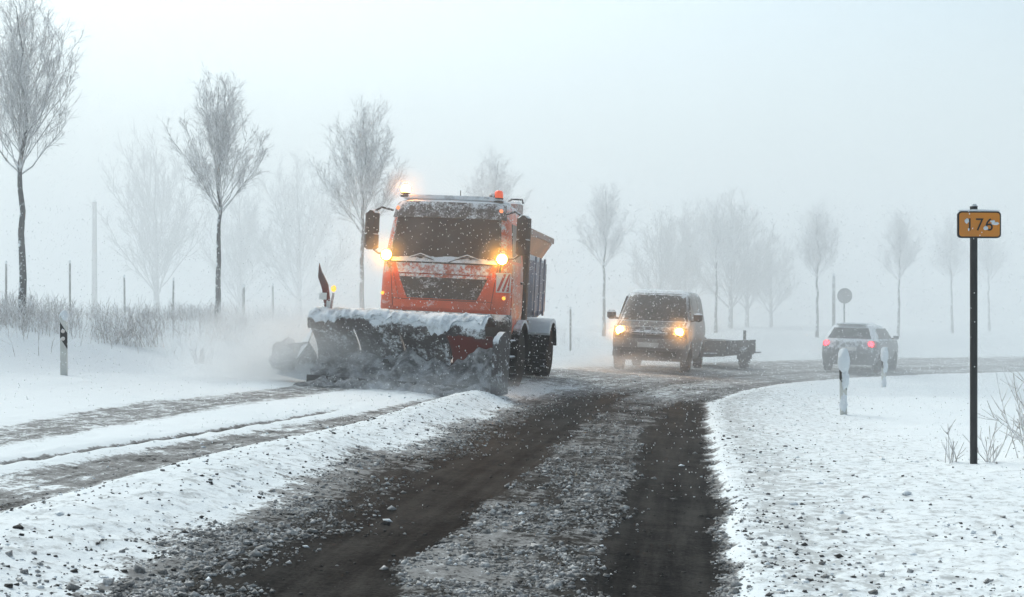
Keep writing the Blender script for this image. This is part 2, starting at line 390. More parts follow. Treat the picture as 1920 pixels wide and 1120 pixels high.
# ------------------------------------------------------------------ lofted vehicle bodies
class Body:
    """rings by height: z, half width, front y, back y, front corner radius, back corner radius; bow bends the front and rear"""
    def __init__(s, lev, bow=.05, bowr=.03): s.L = np.array(lev, float); s.bow = bow; s.bowr = bowr
    def at(s, z): return [float(np.interp(z, s.L[:, 0], s.L[:, k])) for k in range(1, 6)]
    def yfront(s, x, z):
        hw, yf, yb, rf, rb = s.at(z); ax = min(abs(x), hw); y = yf + s.bow * (ax / hw) ** 2
        k = ax - (hw - rf)
        if k > 0: y += rf - math.sqrt(max(rf * rf - k * k, 0))
        return y
    def yback(s, x, z):
        hw, yf, yb, rf, rb = s.at(z); ax = min(abs(x), hw); y = yb - s.bowr * (ax / hw) ** 2
        k = ax - (hw - rb)
        if k > 0: y -= rb - math.sqrt(max(rb * rb - k * k, 0))
        return y
    def ring(s, z):
        hw, yf, yb, rf, rb = s.at(z)
        ang = [math.sin(math.pi / 2 * k / 7) for k in range(8)]
        xs = [-hw + rf * (1 - a) for a in reversed(ang)]
        xs = [-(hw - rf) - rf * math.sin(math.pi / 2 * (1 - k / 6)) for k in range(7)] + [-(hw - rf) * (1 - 2 * k / 5) for k in range(1, 5)] + [(hw - rf) + rf * math.sin(math.pi / 2 * k / 6) for k in range(7)]
        P = [(x, s.yfront(x, z), z) for x in xs]
        y0 = P[-1][1]; xr = [(hw - rb) + rb * math.sin(math.pi / 2 * (1 - k / 4)) for k in range(5)]
        xr = xr + [-x for x in reversed(xr)]
        B = [(x, s.yback(x, z), z) for x in xr]; y1 = B[0][1]
        side = [(hw, lerp(y0, y1, k / 4), z) for k in range(1, 4)]
        P2 = P + side + B + [(-x, y, z2) for x, y, z2 in reversed(side)]
        return P2
    def mesh(s, mb=None, sub=3):
        mb = mb or MB(); zs = []
        for i in range(len(s.L) - 1): zs += [lerp(s.L[i, 0], s.L[i + 1, 0], k / sub) for k in range(sub)]
        zs.append(s.L[-1, 0]); return mb.loft([s.ring(z) for z in zs])
    def front(s, xa0, xa1, z0, z1, off, th, xb0=None, xb1=None, nu=10, nv=5, mb=None):
        xb0 = xa0 if xb0 is None else xb0; xb1 = xa1 if xb1 is None else xb1
        def P(u, v, o):
            z = lerp(z0, z1, v); x = lerp(lerp(xa0, xb0, v), lerp(xa1, xb1, v), u)
            return (x, s.yfront(x, z) - off - o, z)
        return (mb or MB()).slab(P, nu, nv, th)
    def back(s, xa0, xa1, z0, z1, off, th, xb0=None, xb1=None, nu=8, nv=4, mb=None):
        xb0 = xa0 if xb0 is None else xb0; xb1 = xa1 if xb1 is None else xb1
        def P(u, v, o):
            z = lerp(z0, z1, v); x = lerp(lerp(xa0, xb0, v), lerp(xa1, xb1, v), u)
            return (x, s.yback(x, z) + off + o, z)
        return (mb or MB()).slab(P, nu, nv, th)
    def side(s, sg, ya0, ya1, z0, z1, off, th, yb0=None, yb1=None, nu=6, nv=4, mb=None):
        yb0 = ya0 if yb0 is None else yb0; yb1 = ya1 if yb1 is None else yb1
        def P(u, v, o):
            z = lerp(z0, z1, v); hw = s.at(z)[0]
            return (sg * (hw + off + o), lerp(lerp(ya0, yb0, v), lerp(ya1, yb1, v), u), z)
        return (mb or MB()).slab(P, nu, nv, th)

def wheel(parent, x, y, r, w, sg, lug=22, mat_rim='rim'):
    """tyre with tread blocks, dished rim with a hub; sg = side the rim faces"""
    t = MB(); z = r
    t.lathe([(r * .6, -w / 2), (r * .9, -w / 2), (r * .965, -w * .42), (r * .985, -w * .25), (r * .985, w * .25), (r * .965, w * .42), (r * .9, w / 2), (r * .6, w / 2)], 36, (x, y, z), (1, 0, 0))
    for k in range(lug):
        a = 2 * math.pi * k / lug
        for q in (-1, 1):
            a2 = a + q * .06; d = Vector((0, math.sin(a2), math.cos(a2))); tn = Vector((0, math.cos(a2), -math.sin(a2))); o = Vector((x + q * w * .25, y, z)) + d * r * .985
            hx, ht, hd = w * .2, r * .075, r * .03
            vs = [o + Vector((i * hx, 0, 0)) + tn * j * ht + d * kk for kk in (-.02, hd) for j in (-1, 1) for i in (-1, 1)]
            t.add(vs, [(0, 2, 3, 1), (4, 5, 7, 6), (0, 1, 5, 4), (2, 6, 7, 3), (0, 4, 6, 2), (1, 3, 7, 5)])
    whl = t.build('wheel', M['tyre'], parent, smooth=30)
    m = MB().lathe([(r * .62, w * .30), (r * .60, w * .46), (r * .55, w * .47), (r * .5, w * .30), (r * .28, w * .20), (r * .24, w * .44), (r * .12, w * .48), (.001, w * .48)], 24, (x, y, z), (sg, 0, 0))
    m.build('rim', M[mat_rim], whl, smooth=30)
    return whl

# ------------------------------------------------------------------ the snow plough truck
TX, TY = -1.33, 22.7
truck = empty('snow_plow_truck', (TX, TY, gs(TX - .3, TY + 2) + .0), (0, R(2.8), R(-9.5))); truck.scale = (1.02, 1.02, .965)
tag(truck, 'orange snow plough lorry with lit amber beacon and wide slush-caked blade', 'snow plough')
cab = Body([(.95, 1.10, .16, 1.72, .16, .06), (1.30, 1.155, .04, 1.74, .20, .06), (1.42, 1.16, .0, 1.75, .22, .06), (2.0, 1.16, .03, 1.75, .24, .06), (2.28, 1.15, .07, 1.75, .25, .06),
            (3.12, 1.06, .25, 1.74, .27, .07), (3.30, 1.03, .31, 1.73, .28, .09), (3.42, .98, .38, 1.70, .28, .12), (3.48, .86, .52, 1.58, .25, .12)], bow=.10)
cab.mesh().build('cab', M['orange'], truck, smooth=True)
cab.front(-1.0, 1.0, 2.25, 3.14, .004, .012, -.93, .93, 14, 6).build('windscreen_frame', M['black'], truck, smooth=True)
ws = cab.front(-.96, .96, 2.30, 3.10, .018, .010, -.895, .895, 14, 6).build('windscreen', M['glass'], truck, smooth=True)
def front_snow(z_base, pts, name, mat, off=.02, th=.03, parent=truck, B=cab, fz=lambda x: 0, top=.1):
    mb = MB()
    def P(u, v, o):
        x = lerp(pts[0], pts[1], u); h = top * (.62 + .45 * noise.noise(Vector((x * 3.1, z_base * 7, 0))) + .3 * noise.noise(Vector((x * 11, z_base * 7, 4)))) + fz(x)
        z = z_base + v * max(h, .015)
        return (x, B.yfront(x, z) - off - o * (1.1 - v) * (1 + .6 * noise.noise(Vector((x * 6, z * 6, 2)))), z)
    mb.slab(P, 48, 5, th); return mb.build(name, mat, parent, smooth=60)
front_snow(2.27, (-.94, .94), 'windscreen_snow', M['capsnow'], .03, .05, top=.15)
for q in (-1, 1):        # wipers resting in a V
    w_ = MB(); p0 = Vector((q * .10, cab.yfront(.1, 2.28) - .07, 2.27)); pts = [p0]
    for k in range(1, 5):
        x = q * lerp(.10, .52, k / 4); z = 2.27 + .10 * math.sin(k / 4 * 2.0); pts.append(Vector((x, cab.yfront(x, z) - .06, z)))
    w_.tube(pts, .012, 5)
    wo_ = w_.build('wiper', M['black'], truck)
    b_ = MB(); b_.tube([pts[1] + Vector((0, .005, .03)), pts[3] + Vector((0, .005, .05)), pts[4] + Vector((q * .12, .01, -.02))], .010, 4); b_.build('wiper_blade', M['capsnow'], wo_)
# roof visor, marker lamps, aerial, horn, beacons
cab.front(-1.02, 1.02, 3.10, 3.40, .02, .09, -.97, .97, 16, 5).build('sun_visor', M['visor'], truck, smooth=True)
MB().loft([[(x * k, y0 + (.0 if y0 > 1 else 0), z) for x, y0 in ((-.9, .55), (-.5, .47), (.5, .47), (.9, .55), (.9, 1.55), (-.9, 1.55))] for z, k in ((3.47, 1), (3.52, .97), (3.545, .85))]).build('roof_snow', M['capsnow'], truck, smooth=50)
for q in (-1, 1):
    MB().lathe([(.001, 0), (.035, .005), (.03, .03), (.001, .04)], 10, (q * .93, cab.yfront(.93, 3.25) - .105, 3.27), (0, -1, 0)).build('marker_lamp', M['marker'], truck, smooth=True)
MB().tube([(.12, .62, 3.5), (.12, .63, 3.66)], .008, 5).build('aerial', M['black'], truck)
MB().lathe([(.06, 0), (.085, .02), (.085, .08), (.06, .12), (.001, .135)], 14, (.72, .62, 3.5), (0, 0, 1)).build('roof_horn', M['blacksnow'], truck, smooth=True)
for q, lit in ((-1, True), (1, False)):
    bx = -.88 if lit else .82; bz = 3.50 if lit else 3.45
    br = MB().lathe([(.09, 0), (.09, .03), (.05, .04), (.05, .06), (.085, .065), (.085, .085)], 16, (bx, .6, bz), (0, 0, 1)).build('rotating_beacon', M['black'], truck, smooth=30)
    MB().lathe([(.078, .085), (.08, .15), (.072, .2), (.045, .225), (.001, .23)], 16, (bx, .6, bz), (0, 0, 1)).build('beacon_dome', M['beacon'] if lit else M['beacon_unlit_glow'], br, smooth=True)
# bonnet panel, grille with slats, lower panel, bumper
cab.front(-.80, .80, 2.06, 2.24, .0, .045, -.86, .86, 14, 3).build('front_flap', M['orange_snowy'], truck, smooth=True)
gr = cab.front(-.62, .62, 1.60, 2.02, .0, .02, -.80, .80, 14, 4).build('grille', M['grille'], truck, smooth=True)
for k in range(4):
    z = 1.66 + k * .095
    cab.front(-.60 - .04 * k, .60 + .04 * k, z, z + .045, .02, .03, nu=10, nv=1).build('grille_slat', M['grille'], gr)
cab.front(-.78, .78, 1.985, 2.035, .02, .04, nu=12, nv=1).build('grille_trim', M['orange_snowy'], truck)
for q in (-1, 1):        # corner cheek panels and their air slots
    cab.front(q * .74, q * 1.10, 1.45, 2.05, .0, .035, q * .90, q * 1.12, 6, 6).build('corner_panel', M['orange'], truck, smooth=True)
cab.front(-.86, .86, 1.43, 1.56, .0, .05, -.74, .74, 14, 3).build('lower_panel', M['orange'], truck, smooth=True)
bump = Body([(.50, 1.12, .0, .5, .2, .05), (.62, 1.19, -.07, .5, .22, .05), (1.22, 1.20, -.08, .5, .22, .05), (1.36, 1.17, -.03, .5, .22, .05)], bow=.10)
bump.mesh().build('bumper', M['blacksnow'], truck, smooth=True)
for q in (-1, 1):        # plough headlamps on brackets
    lx, lz = q * 1.03, 2.37; ly = cab.yfront(lx, lz) - .16
    br = MB().tube([(q * .98, cab.yfront(.98, 2.1) + .03, 2.12), (q * 1.0, ly + .06, 2.2), (lx, ly + .05, lz - .06)], .02, 6)
    br.lathe([(.05, .12), (.1, .06), (.115, 0), (.10, -.012)], 18, (lx, ly, lz), (0, 1, 0))
    ho = br.build('plough_headlamp', M['black'], truck, smooth=35)
    MB().lathe([(.088, -.012), (.075, -.03), (.04, -.04), (.001, -.043)], 18, (lx, ly, lz), (0, 1, 0)).build('lamp_lens', M['lamp'], ho, smooth=True)
    # mirrors: a tall main glass and a short wide-angle one in one housing on two arms
    mx0, mx1 = 1.24, 1.48
    mm = MB()
    def mring(z, k): 
        a, b_ = (mx0 + k, mx1 - k); y0 = .16
        P = [(a, y0 + .02), (a + .05, y0 - .06), (b_ - .05, y0 - .06), (b_, y0 + .02), (b_, y0 + .09), (a, y0 + .09)]
        return [(q * x, y, z) for x, y in P]
    mm.loft([mring(2.46, .05), mring(2.50, .0), mring(2.74, 0), mring(2.76, .02), mring(2.78, 0), mring(3.14, 0), mring(3.19, .05)])
    mo = mm.build('mirror', M['black'], truck, smooth=35)
    MB().tube([(q * 1.02, .34, 3.22), (q * 1.2, .22, 3.26), (q * 1.34, .2, 3.17)], .022, 6).build('mirror_arm', M['black'], mo, smooth=True)
    MB().tube([(q * 1.10, .3, 2.40), (q * 1.22, .22, 2.40), (q * 1.34, .2, 2.49)], .022, 6).build('mirror_arm', M['black'], mo, smooth=True)
    MB().box(q * 1.36 - .09, q * 1.36 + .09, .252, .262, 2.80, 3.12).build('mirror_glass', M['glassfog'], mo)
    # doors
    d_ = cab.side(q, .42, 1.55, 1.18, 2.30, .0, .015, nu=6, nv=6).build('door', M['orange_snowy'], truck, smooth=True)
    cab.side(q, .48, 1.40, 2.36, 3.06, .002, .012, .66, 1.36).build('door_window', M['glassfog'], d_, smooth=True)
    MB().bbox(q * 1.19 - .02, q * 1.19 + .02, 1.28, 1.46, 1.95, 2.0, .01).build('door_handle', M['black'], d_)
    # steps and front mudguard
    st = MB(); st.bbox(q * 1.13 - .1, q * 1.13 + .1, .25, .78, .55, .60); st.bbox(q * 1.13 - .1, q * 1.13 + .1, .25, .78, .86, .90); st.box(q * 1.05 - .02, q * 1.05 + .02, .25, .78, .5, 1.3)
    st.build('step', M['blacksnow'], truck)
    mg = MB()
    def arc(yc, rr, x0, x1, th, a0=20, a1=160, zc=.55, nn=10):
        def P(u, v, o):
            a = R(lerp(a0, a1, u)); return (q * lerp(x0, x1, v), yc + (rr + o) * math.cos(a), zc + (rr + o) * math.sin(a))
        return MB().slab(P, nn, 2, th)
    g_ = arc(1.45, .64, .86, 1.26, .03, -5, 185).build('mudguard', M['tyre'], truck, smooth=True)
    arc(1.45, .672, .88, 1.27, .05, 50, 130).build('mudguard_snow', M['capsnow'], g_, smooth=True)
    g2 = arc(5.30, .64, .72, 1.28, .025, 12, 168).build('mudguard', M['tyre'], truck, smooth=True)
    arc(5.30, .668, .72, 1.28, .09, 40, 145).build('mudguard_snow', M['snow'], g2, smooth=True)
    wheel(truck, q * 1.06, 1.45, .54, .32, q); wheel(truck, q * 1.08, 5.30, .54, .30, q); wheel(truck, q * .76, 5.30, .54, .30, q)
    # turn indicator
    MB().lathe([(.001, 0), (.035, .004), (.03, .03), (.001, .04)], 10, (q * 1.08, cab.yfront(1.08, 1.66) - .035, 1.66), (q * .3, -1, 0)).build('indicator_lamp', M['indicator'], truck, smooth=True)
for q in (-1, 1):        # panel gaps
    cab.front(q * .865, q * .873, 1.44, 2.24, .036, .004, q * .955, q * .963, 1, 6).build('panel_gap', M['black'], truck)
cab.front(-.95, .95, 2.243, 2.256, .012, .006, nu=14, nv=1).build('panel_gap', M['black'], truck)
cab.front(-.9, .9, 1.57, 1.578, .036, .006, nu=14, nv=1).build('panel_gap', M['black'], truck)
# red and white warning board on the driver's corner
wb = MB().bbox(.96, 1.22, -.03, -.012, 1.76, 2.12, .008).build('warning_board', M['white'], truck)
for k in range(3):
    x0 = .975 + k * .085
    MB().add([(x0, -.034, 1.78), (x0 + .045, -.034, 1.78), (min(x0 + .16, 1.205), -.034, 2.10), (min(x0 + .115, 1.205), -.034, 2.10), (x0, -.031, 1.78), (x0 + .045, -.031, 1.78), (min(x0 + .16, 1.205), -.031, 2.10), (min(x0 + .115, 1.205), -.031, 2.10)],
             [(0, 1, 2, 3), (7, 6, 5, 4), (0, 4, 5, 1), (1, 5, 6, 2), (2, 6, 7, 3), (3, 7, 4, 0)]).build('red_stripe', M['red'], wb)
# chassis, air intake, box behind the cab, tank, hopper
ch = MB()
for q in (-1, 1): ch.bbox(q * .42 - .05, q * .42 + .05, .3, 7.0, .78, 1.06)
for y in (.8, 2.2, 3.6, 5.3, 6.9): ch.box(-.37, .37, y - .06, y + .06, .84, 1.0)
for y in (1.45, 5.3): ch.tube([(-1.0, y, .54), (1.0, y, .54)], .10, 8)
ch.build('chassis', M['steel'], truck)
MB().bbox(.98, 1.20, 1.84, 2.12, 1.15, 3.20, .05).build('air_intake', M['black'], truck)
MB().bbox(.70, 1.16, 2.0, 2.6, .70, 1.32, .06).build('battery_box', M['blacksnow'], truck)
MB().bbox(-1.2, -.66, 2.2, 3.6, .66, 1.25, .1).build('fuel_tank', M['steel'], truck)
tk = MB().bbox(.62, 1.20, 2.5, 4.55, 1.32, 2.62, .14).build('brine_tank', M['tank'], truck, smooth=35)
for k in range(3): MB().bbox(1.19, 1.225, 2.8 + k * .6, 2.9 + k * .6, 1.36, 2.58, .01).build('tank_rib', M['tank'], tk)
MB().bbox(-1.20, -.62, 2.5, 4.55, 1.32, 2.62, .14).build('brine_tank', M['tank'], truck, smooth=35)
def rect(hx, y0, y1, z): return [(-hx, y0, z), (hx, y0, z), (hx, y1, z), (-hx, y1, z)]
hp = MB().loft([rect(.35, 2.6, 5.5, 1.10), rect(.40, 2.5, 5.5, 1.3), rect(.92, 2.4, 5.6, 2.66), rect(1.12, 2.35, 5.65, 3.0), rect(1.15, 2.3, 5.7, 3.0), rect(1.15, 2.3, 5.7, 3.12), rect(1.05, 2.42, 5.6, 3.12)]).build('grit_hopper', M['hopper'], truck)
MB().loft([rect(1.04, 2.44, 5.58, 3.11), rect(.9, 2.7, 5.4, 3.2), rect(.3, 3.0, 5.0, 3.25)]).build('hopper_cover', M['pink'], hp)
MB().bbox(.66, 1.0, 1.9, 2.28, 3.13, 3.60, .05).build('hopper_light_box', M['pink'], truck)
fr = MB(); fr.tube([(.66, 2.1, 3.55), (.8, 2.1, 3.66), (1.0, 2.1, 3.66), (1.02, 2.1, 3.58)], .018, 5); fr.build('hopper_light_guard', M['black'], truck)
sp = MB().lathe([(.06, .9), (.06, .4), (.28, .38), (.30, .34), (.1, .33)], 16, (0, 6.95, 0), (0, 0, 1)); sp.build('spreader_disc', M['steel'], truck, smooth=30)
# --- the plough: frame, blade segments, rolled top deflector, end plate, side wing
PA, PB = Vector((1.36, -1.85, 0)), Vector((-1.86, -1.2, 0))
pdir = (PB - PA).normalized(); pfw = Vector((pdir.y, -pdir.x, 0));
if pfw.y > 0: pfw = -pfw
plen = (PB - PA).length
def bl(u, fwd, z): p = PA + pdir * (u * plen) + pfw * fwd; return (p.x, p.y, z + .04)
def prof(v):        # concave mouldboard: forward offset and height
    z = .96 * v; return (.20 - .34 * math.sin(math.pi * min(v * .92 + .04, 1)) + .05 * v), z
mf = MB(); mf.bbox(-.5, .5, -.5, -.08, .55, 1.05, .04)
for q in (-1, 1): mf.tube([(q * .42, -.3, .6), (q * .5, -1.0, .5), (q * .55, -1.45, .45)], .07, 6)
mf.tube([(0, -.3, 1.0), (0, -1.3, .8)], .06, 6); mf.build('plough_mount', M['steel'], truck)
for k in range(4):
    u0, u1 = k / 4 + .006, (k + 1) / 4 - .006
    def P(u, v, o):
        f, z = prof(v); return bl(lerp(u0, u1, u), f + o + .012 * noise.noise(Vector((u * 7 + k * 9, v * 7, 1))), z)
    sg_ = MB().slab(P, 8, 9, -.03).build('blade_segment', M['plow_red'] if k == 0 else M['plow_dirty'], truck, smooth=60)
    def PC(u, v, o): return bl(lerp(u0, u1, u), .215 + o, -.03 + .15 * v)
    MB().slab(PC, 4, 1, .02).build('cutting_edge', M['steel'], sg_)
def roll(u, v, o, r=.215, zc=1.06):
    a = R(lerp(165, -38, v)); n_ = .05 * noise.noise(Vector((u * 9, v * 3, 5))) + .035 * noise.noise(Vector((u * 33, v * 9, 3))) + .02 * noise.noise(Vector((u * 90, v * 20, 8)))
    return bl(u, .03 + (r + o + n_) * math.cos(a), zc + (r * .85 + o + n_) * math.sin(a))
MB().slab(lambda u, v, o: roll(u * .965 + .035, v, o), 60, 12, .03).build('deflector', M['plow_dirty'], truck, smooth=70)
MB().slab(lambda u, v, o: roll(u * .93 + .05, .06 + v * min(.92, max(.3, .66 + .30 * frac(u * 6, 3, 3, 5))), o + .032), 160, 12, .03).build('deflector_snow', M['capsnow'], truck, smooth=70)
def endpl(u, v, o):
    f = lerp(-.20, .30, u); z = v * (1.12 - .2 * (1 - u) ** 2 - .4 * max(u - .45, 0)) + .02 * noise.noise(Vector((u * 5, v * 5, 1))); return bl(-.012 - o, f, z)
MB().slab(endpl, 8, 10, .03).build('end_plate', M['plow_dirty'], truck, smooth=60)
ck = MB()
def packed(u, v, o):
    top = .60 + .28 * frac(u * 5, 1.3, 0, 3); vv = v * max(top, .2); f, z = prof(vv)
    return bl(u * .985, f + o * (.25 + max(0, .75 + 1.2 * frac(u * 9, v * 3, 5))) * (1 - v ** 4), z - .03)
ck.slab(packed, 110, 22, .16)
ck.build('packed_slush', M['caked'], truck, smooth=70)
def churn(u, v, o):      # snow rolling ahead of the blade foot
    h = .30 * (.7 + .6 * frac(u * 7, 2.2, 1, 4)) * math.sin(math.pi * min(1, .12 + u * .9)) ** .5
    a_ = v * math.pi; n_ = 1 + .35 * frac(u * 12, v * 3, 4, 4)
    return bl(u * 1.02, .30 - .22 * math.cos(a_) * n_ + o * 0, -.06 + max(h, .05) * math.sin(a_) * n_ - (.12 if o == 0 else 0))
MB().slab(churn, 120, 14, 1).build('churned_snow', M['caked'], truck, smooth=70)
# upper left horn of the blade and the side wing with its caked roll
wg = MB()
def wing(u, v, o):
    f, z = prof(v); p = bl(1 + u * .26, f * (1 - u * .3) - .35 * u + o, z * lerp(.72, .55, u)); return (p[0], p[1], p[2] + .05 * u)
wg.slab(wing, 6, 6, -.03); w0 = wg.build('side_wing', M['plow_dirty'], truck, smooth=60)
MB().lump((-2.5, -.85, .42), (.26, .2, .27), 3, .5, 3, 4).build('wing_slush', M['caked'], w0, smooth=70)
hn = MB().slab(lambda u, v, o: bl(1.0 + .055 * u + .03 * v, .2 - .4 * v + o, .62 + .36 * v - .25 * u), 3, 5, .05).build('blade_horn', M['plow_dirty'], truck)
# warning flag plates on the blade ends and their small lamps
fl = MB(); base = Vector(bl(.93, .0, 1.22))
fl.add([base + Vector(p) for p in ((-.05, 0, 0), (.06, 0, 0), (-.02, 0, .5), (-.14, 0, .72), (-.19, 0, .86), (-.20, 0, .62), (-.12, 0, .4))] + [base + Vector(p) for p in ((-.05, .02, 0), (.06, .02, 0), (-.02, .02, .5), (-.14, .02, .72), (-.19, .02, .86), (-.20, .02, .62), (-.12, .02, .4))],
       [(0, 1, 2, 3, 4, 5, 6), (13, 12, 11, 10, 9, 8, 7)] + [(i, i + 7, (i + 1) % 7 + 7, (i + 1) % 7) for i in range(7)])
fo = fl.build('marker_flag', M['plow_red'], truck)
MB().bbox(base.x - .16, base.x - .03, base.y - .012, base.y - .002, base.z + .22, base.z + .34, .004).build('white_band', M['white'], fo)
MB().bbox(base.x - .03, base.x + .06, base.y - .012, base.y - .002, base.z + .02, base.z + .20, .004).build('white_band', M['white'], fo)
lm = MB().tube([base + Vector((.04, 0, .0)), base + Vector((.08, 0, .34))], .022, 6).build('marker_stalk', M['pink'], truck)
MB().lump((base.x + .09, base.y - .03, base.z + .42), (.045, .04, .06), 2, 0).build('marker_stalk_lamp', M['indicator'], lm, smooth=True)

# ------------------------------------------------------------------ the van and its trailer
VX, VY = 3.52, 33.4
van = empty('van', (VX, VY, gs(VX, VY + 1.5)), (0, R(2.2), R(-14))); van.scale = (1.06, 1.06, 1.12)
tag(van, 'dark grey passenger van with both headlamps lit, towing a low trailer', 'van')
vb = Body([(.26, .86, .16, 4.70, .2, .1), (.36, .92, .05, 4.76, .26, .12), (.62, .945, .0, 4.80, .28, .12), (.90, .95, .05, 4.80, .28, .12), (1.05, .945, .14, 4.79, .28, .12), (1.13, .93, .45, 4.78, .26, .12), (1.19, .92, .72, 4.77, .22, .12),
           (1.55, .855, 1.10, 4.72, .2, .14), (1.84, .78, 1.42, 4.64, .2, .16), (1.93, .70, 1.62, 4.55, .2, .18), (1.965, .55, 1.95, 4.35, .2, .2)], bow=.14)
vb.mesh().build('body', M['van'], van, smooth=True)
vb.front(-.86, .86, 1.06, 1.18, .004, .01, -.86, .86, 12, 4).build('bonnet', M['van_dark'], van, smooth=True)
vb.front(-.86, .86, 1.20, 1.86, .004, .010, -.70, .70, 12, 6).build('windscreen', M['glass'], van, smooth=True)
vg = vb.front(-.48, .48, .84, .98, .0, .02, nu=10, nv=2).build('grille', M['black'], van, smooth=True)
for k in range(2): vb.front(-.46, .46, .865 + k * .055, .89 + k * .055, .02, .014, nu=8, nv=1).build('grille_slat', M['van_bumper'], vg)
vb.front(-.90, .90, .56, .78, .0, .05, nu=14, nv=3).build('bumper', M['van_bumper'], van, smooth=True)
vb.front(-.70, .70, .34, .50, .0, .03, nu=12, nv=3).build('lower_grille', M['black'], van, smooth=True)
vb.front(-.26, .26, .58, .69, .052, .012, nu=3, nv=1).build('number_plate', M['plate'], van)
for q in (-1, 1):
    lx, lz = q * .74, .95
    hl = vb.front(q * .60, q * .90, .84, 1.05, .0, .02, nu=6, nv=4).build('headlamp', M['black'], van, smooth=True)
    MB().lathe([(.09, 0), (.088, .02), (.05, .035), (.001, .04)], 16, (lx, vb.yfront(lx, lz) - .018, lz), (q * .25, -1, 0)).build('headlamp_lens', M['headl'], hl, smooth=True)
    vb.side(q, 1.05, 1.72, 1.20, 1.78, .004, .01, 1.50, 1.72).build('door_window', M['glassfog'], van, smooth=True)
    vb.side(q, 1.80, 3.10, 1.22, 1.78, .004, .01).build('side_window', M['glassfog'], van, smooth=True)
    vb.side(q, 3.18, 4.45, 1.22, 1.78, .004, .01).build('side_window', M['glassfog'], van, smooth=True)
    vb.side(q, .9, 1.75, .42, 1.17, .002, .008).build('door', M['van'], van, smooth=True)
    mo = MB(); mo.bbox(q * 1.10 - .11, q * 1.10 + .11, .92, 1.08, 1.20, 1.42, .05); mo.tube([(q * .92, 1.05, 1.22), (q * 1.02, 1.0, 1.24)], .03, 6); mo.build('mirror', M['black'], van, smooth=40)
    wheel(van, q * .84, .92, .33, .22, q, 20); wheel(van, q * .84, 3.92, .33, .22, q, 20)
    ar = MB().slab(lambda u, v, o: (q * lerp(.80, .962, v), .92 + (.37 + o) * math.cos(math.pi * u), .33 + (.37 + o) * math.sin(math.pi * u)), 12, 1, .03).build('wheel_arch', M['black'], van, smooth=True)
    MB().slab(lambda u, v, o: (q * lerp(.80, .962, v), 3.92 + (.37 + o) * math.cos(math.pi * u), .33 + (.37 + o) * math.sin(math.pi * u)), 12, 1, .03).build('wheel_arch', M['black'], van, smooth=True)
for q in (-1, 1): MB().tube([(q * .1 - .2, .80, 1.225), (q * .1 + .35, .86, 1.26)], .012, 4).build('wiper', M['black'], van)

TRX, TRY = 5.25, 38.7
trl = empty('trailer', (TRX, TRY, gs(6.4, 40.3)), (0, R(2), R(-33)))
tag(trl, 'low dark car trailer hitched behind the grey van', 'trailer')
b = MB().bbox(-.85, .85, .9, 3.3, .40, .52, .03).build('deck', M['steel'], trl)
for q in (-1, 1):
    MB().bbox(q * .86 - .02, q * .86 + .02, .9, 3.3, .45, .88, .01).build('side_board', M['blacksnow'], trl)
    wheel(trl, q * .98, 2.15, .29, .18, q, 18)
    MB().slab(lambda u, v, o: (q * lerp(.88, 1.09, v), 2.15 + (.34 + o) * math.cos(math.pi * u), .29 + (.34 + o) * math.sin(math.pi * u)), 10, 1, .02).build('mudguard', M['tyre'], trl, smooth=True)
MB().bbox(-.84, .84, .88, .92, .45, .88, .01).build('headboard', M['blacksnow'], trl)
MB().bbox(-.84, .84, 3.28, 3.32, .45, .84, .01).build('tailboard', M['blacksnow'], trl)
d_ = MB(); d_.tube([(-.6, .9, .46), (0, -.3, .46)], .04, 6); d_.tube([(.6, .9, .46), (0, -.3, .46)], .04, 6); d_.build('drawbar', M['steel'], trl)
MB().tube([(.55, 3.15, .5), (.55, 3.15, 1.16)], .05, 8).build('support_post', M['steel'], trl)
MB().bbox(-.5, .9, 3.3, 3.75, .44, .50, .02).build('loading_ramp', M['steel'], trl)
MB().lump((0, 2.1, .55), (.7, 1.1, .26), 3, .35, 3, 2).build('load_cover', M['blacksnow'], trl, smooth=60)

# ------------------------------------------------------------------ the car driving away
CX, CY = 10.62, 40.6
car = empty('car', (CX, CY, gs(CX, CY + 1.5)), (0, R(1.5), R(-27))); car.scale = (1, 1, 1.07)
tag(car, 'silver grey hatchback driving away with two red tail lamps lit', 'car')
# rear faces the viewer: front y of the body is its tail
cb = Body([(.22, .78, .10, 4.15, .2, .2), (.34, .85, .02, 4.22, .24, .3), (.55, .875, .0, 4.25, .24, .35), (.72, .88, .04, 4.2, .22, .35), (.92, .86, .12, 4.0, .2, .3), (.98, .83, .17, 3.1, .2, .2),
           (1.30, .68, .42, 2.45, .2, .2), (1.39, .62, .55, 2.2, .2, .2), (1.43, .48, .75, 2.0, .2, .2)], bow=.10)
cb.mesh().build('body', M['car'], car, smooth=True)
cb.front(-.68, .68, 1.0, 1.31, .004, .010, -.54, .54, 10, 5).build('rear_window', M['glassfog'], car, smooth=True)
cb.front(-.84, .84, .30, .56, .0, .05, nu=12, nv=3).build('rear_bumper', M['car_dark'], car, smooth=True)
cb.front(-.26, .26, .64, .75, .002, .015, nu=3, nv=1).build('number_plate', M['plate'], car)
MB().bbox(-.46, .46, .42, .62, 1.40, 1.43, .008).build('roof_spoiler', M['car'], car)
MB().loft([[(x, y, z) for x, y in ((-k, .75), (k, .75), (k, 2.0), (-k, 2.0))] for z, k in ((1.425, .46), (1.46, .40))]).build('roof_snow', M['snow'], car)
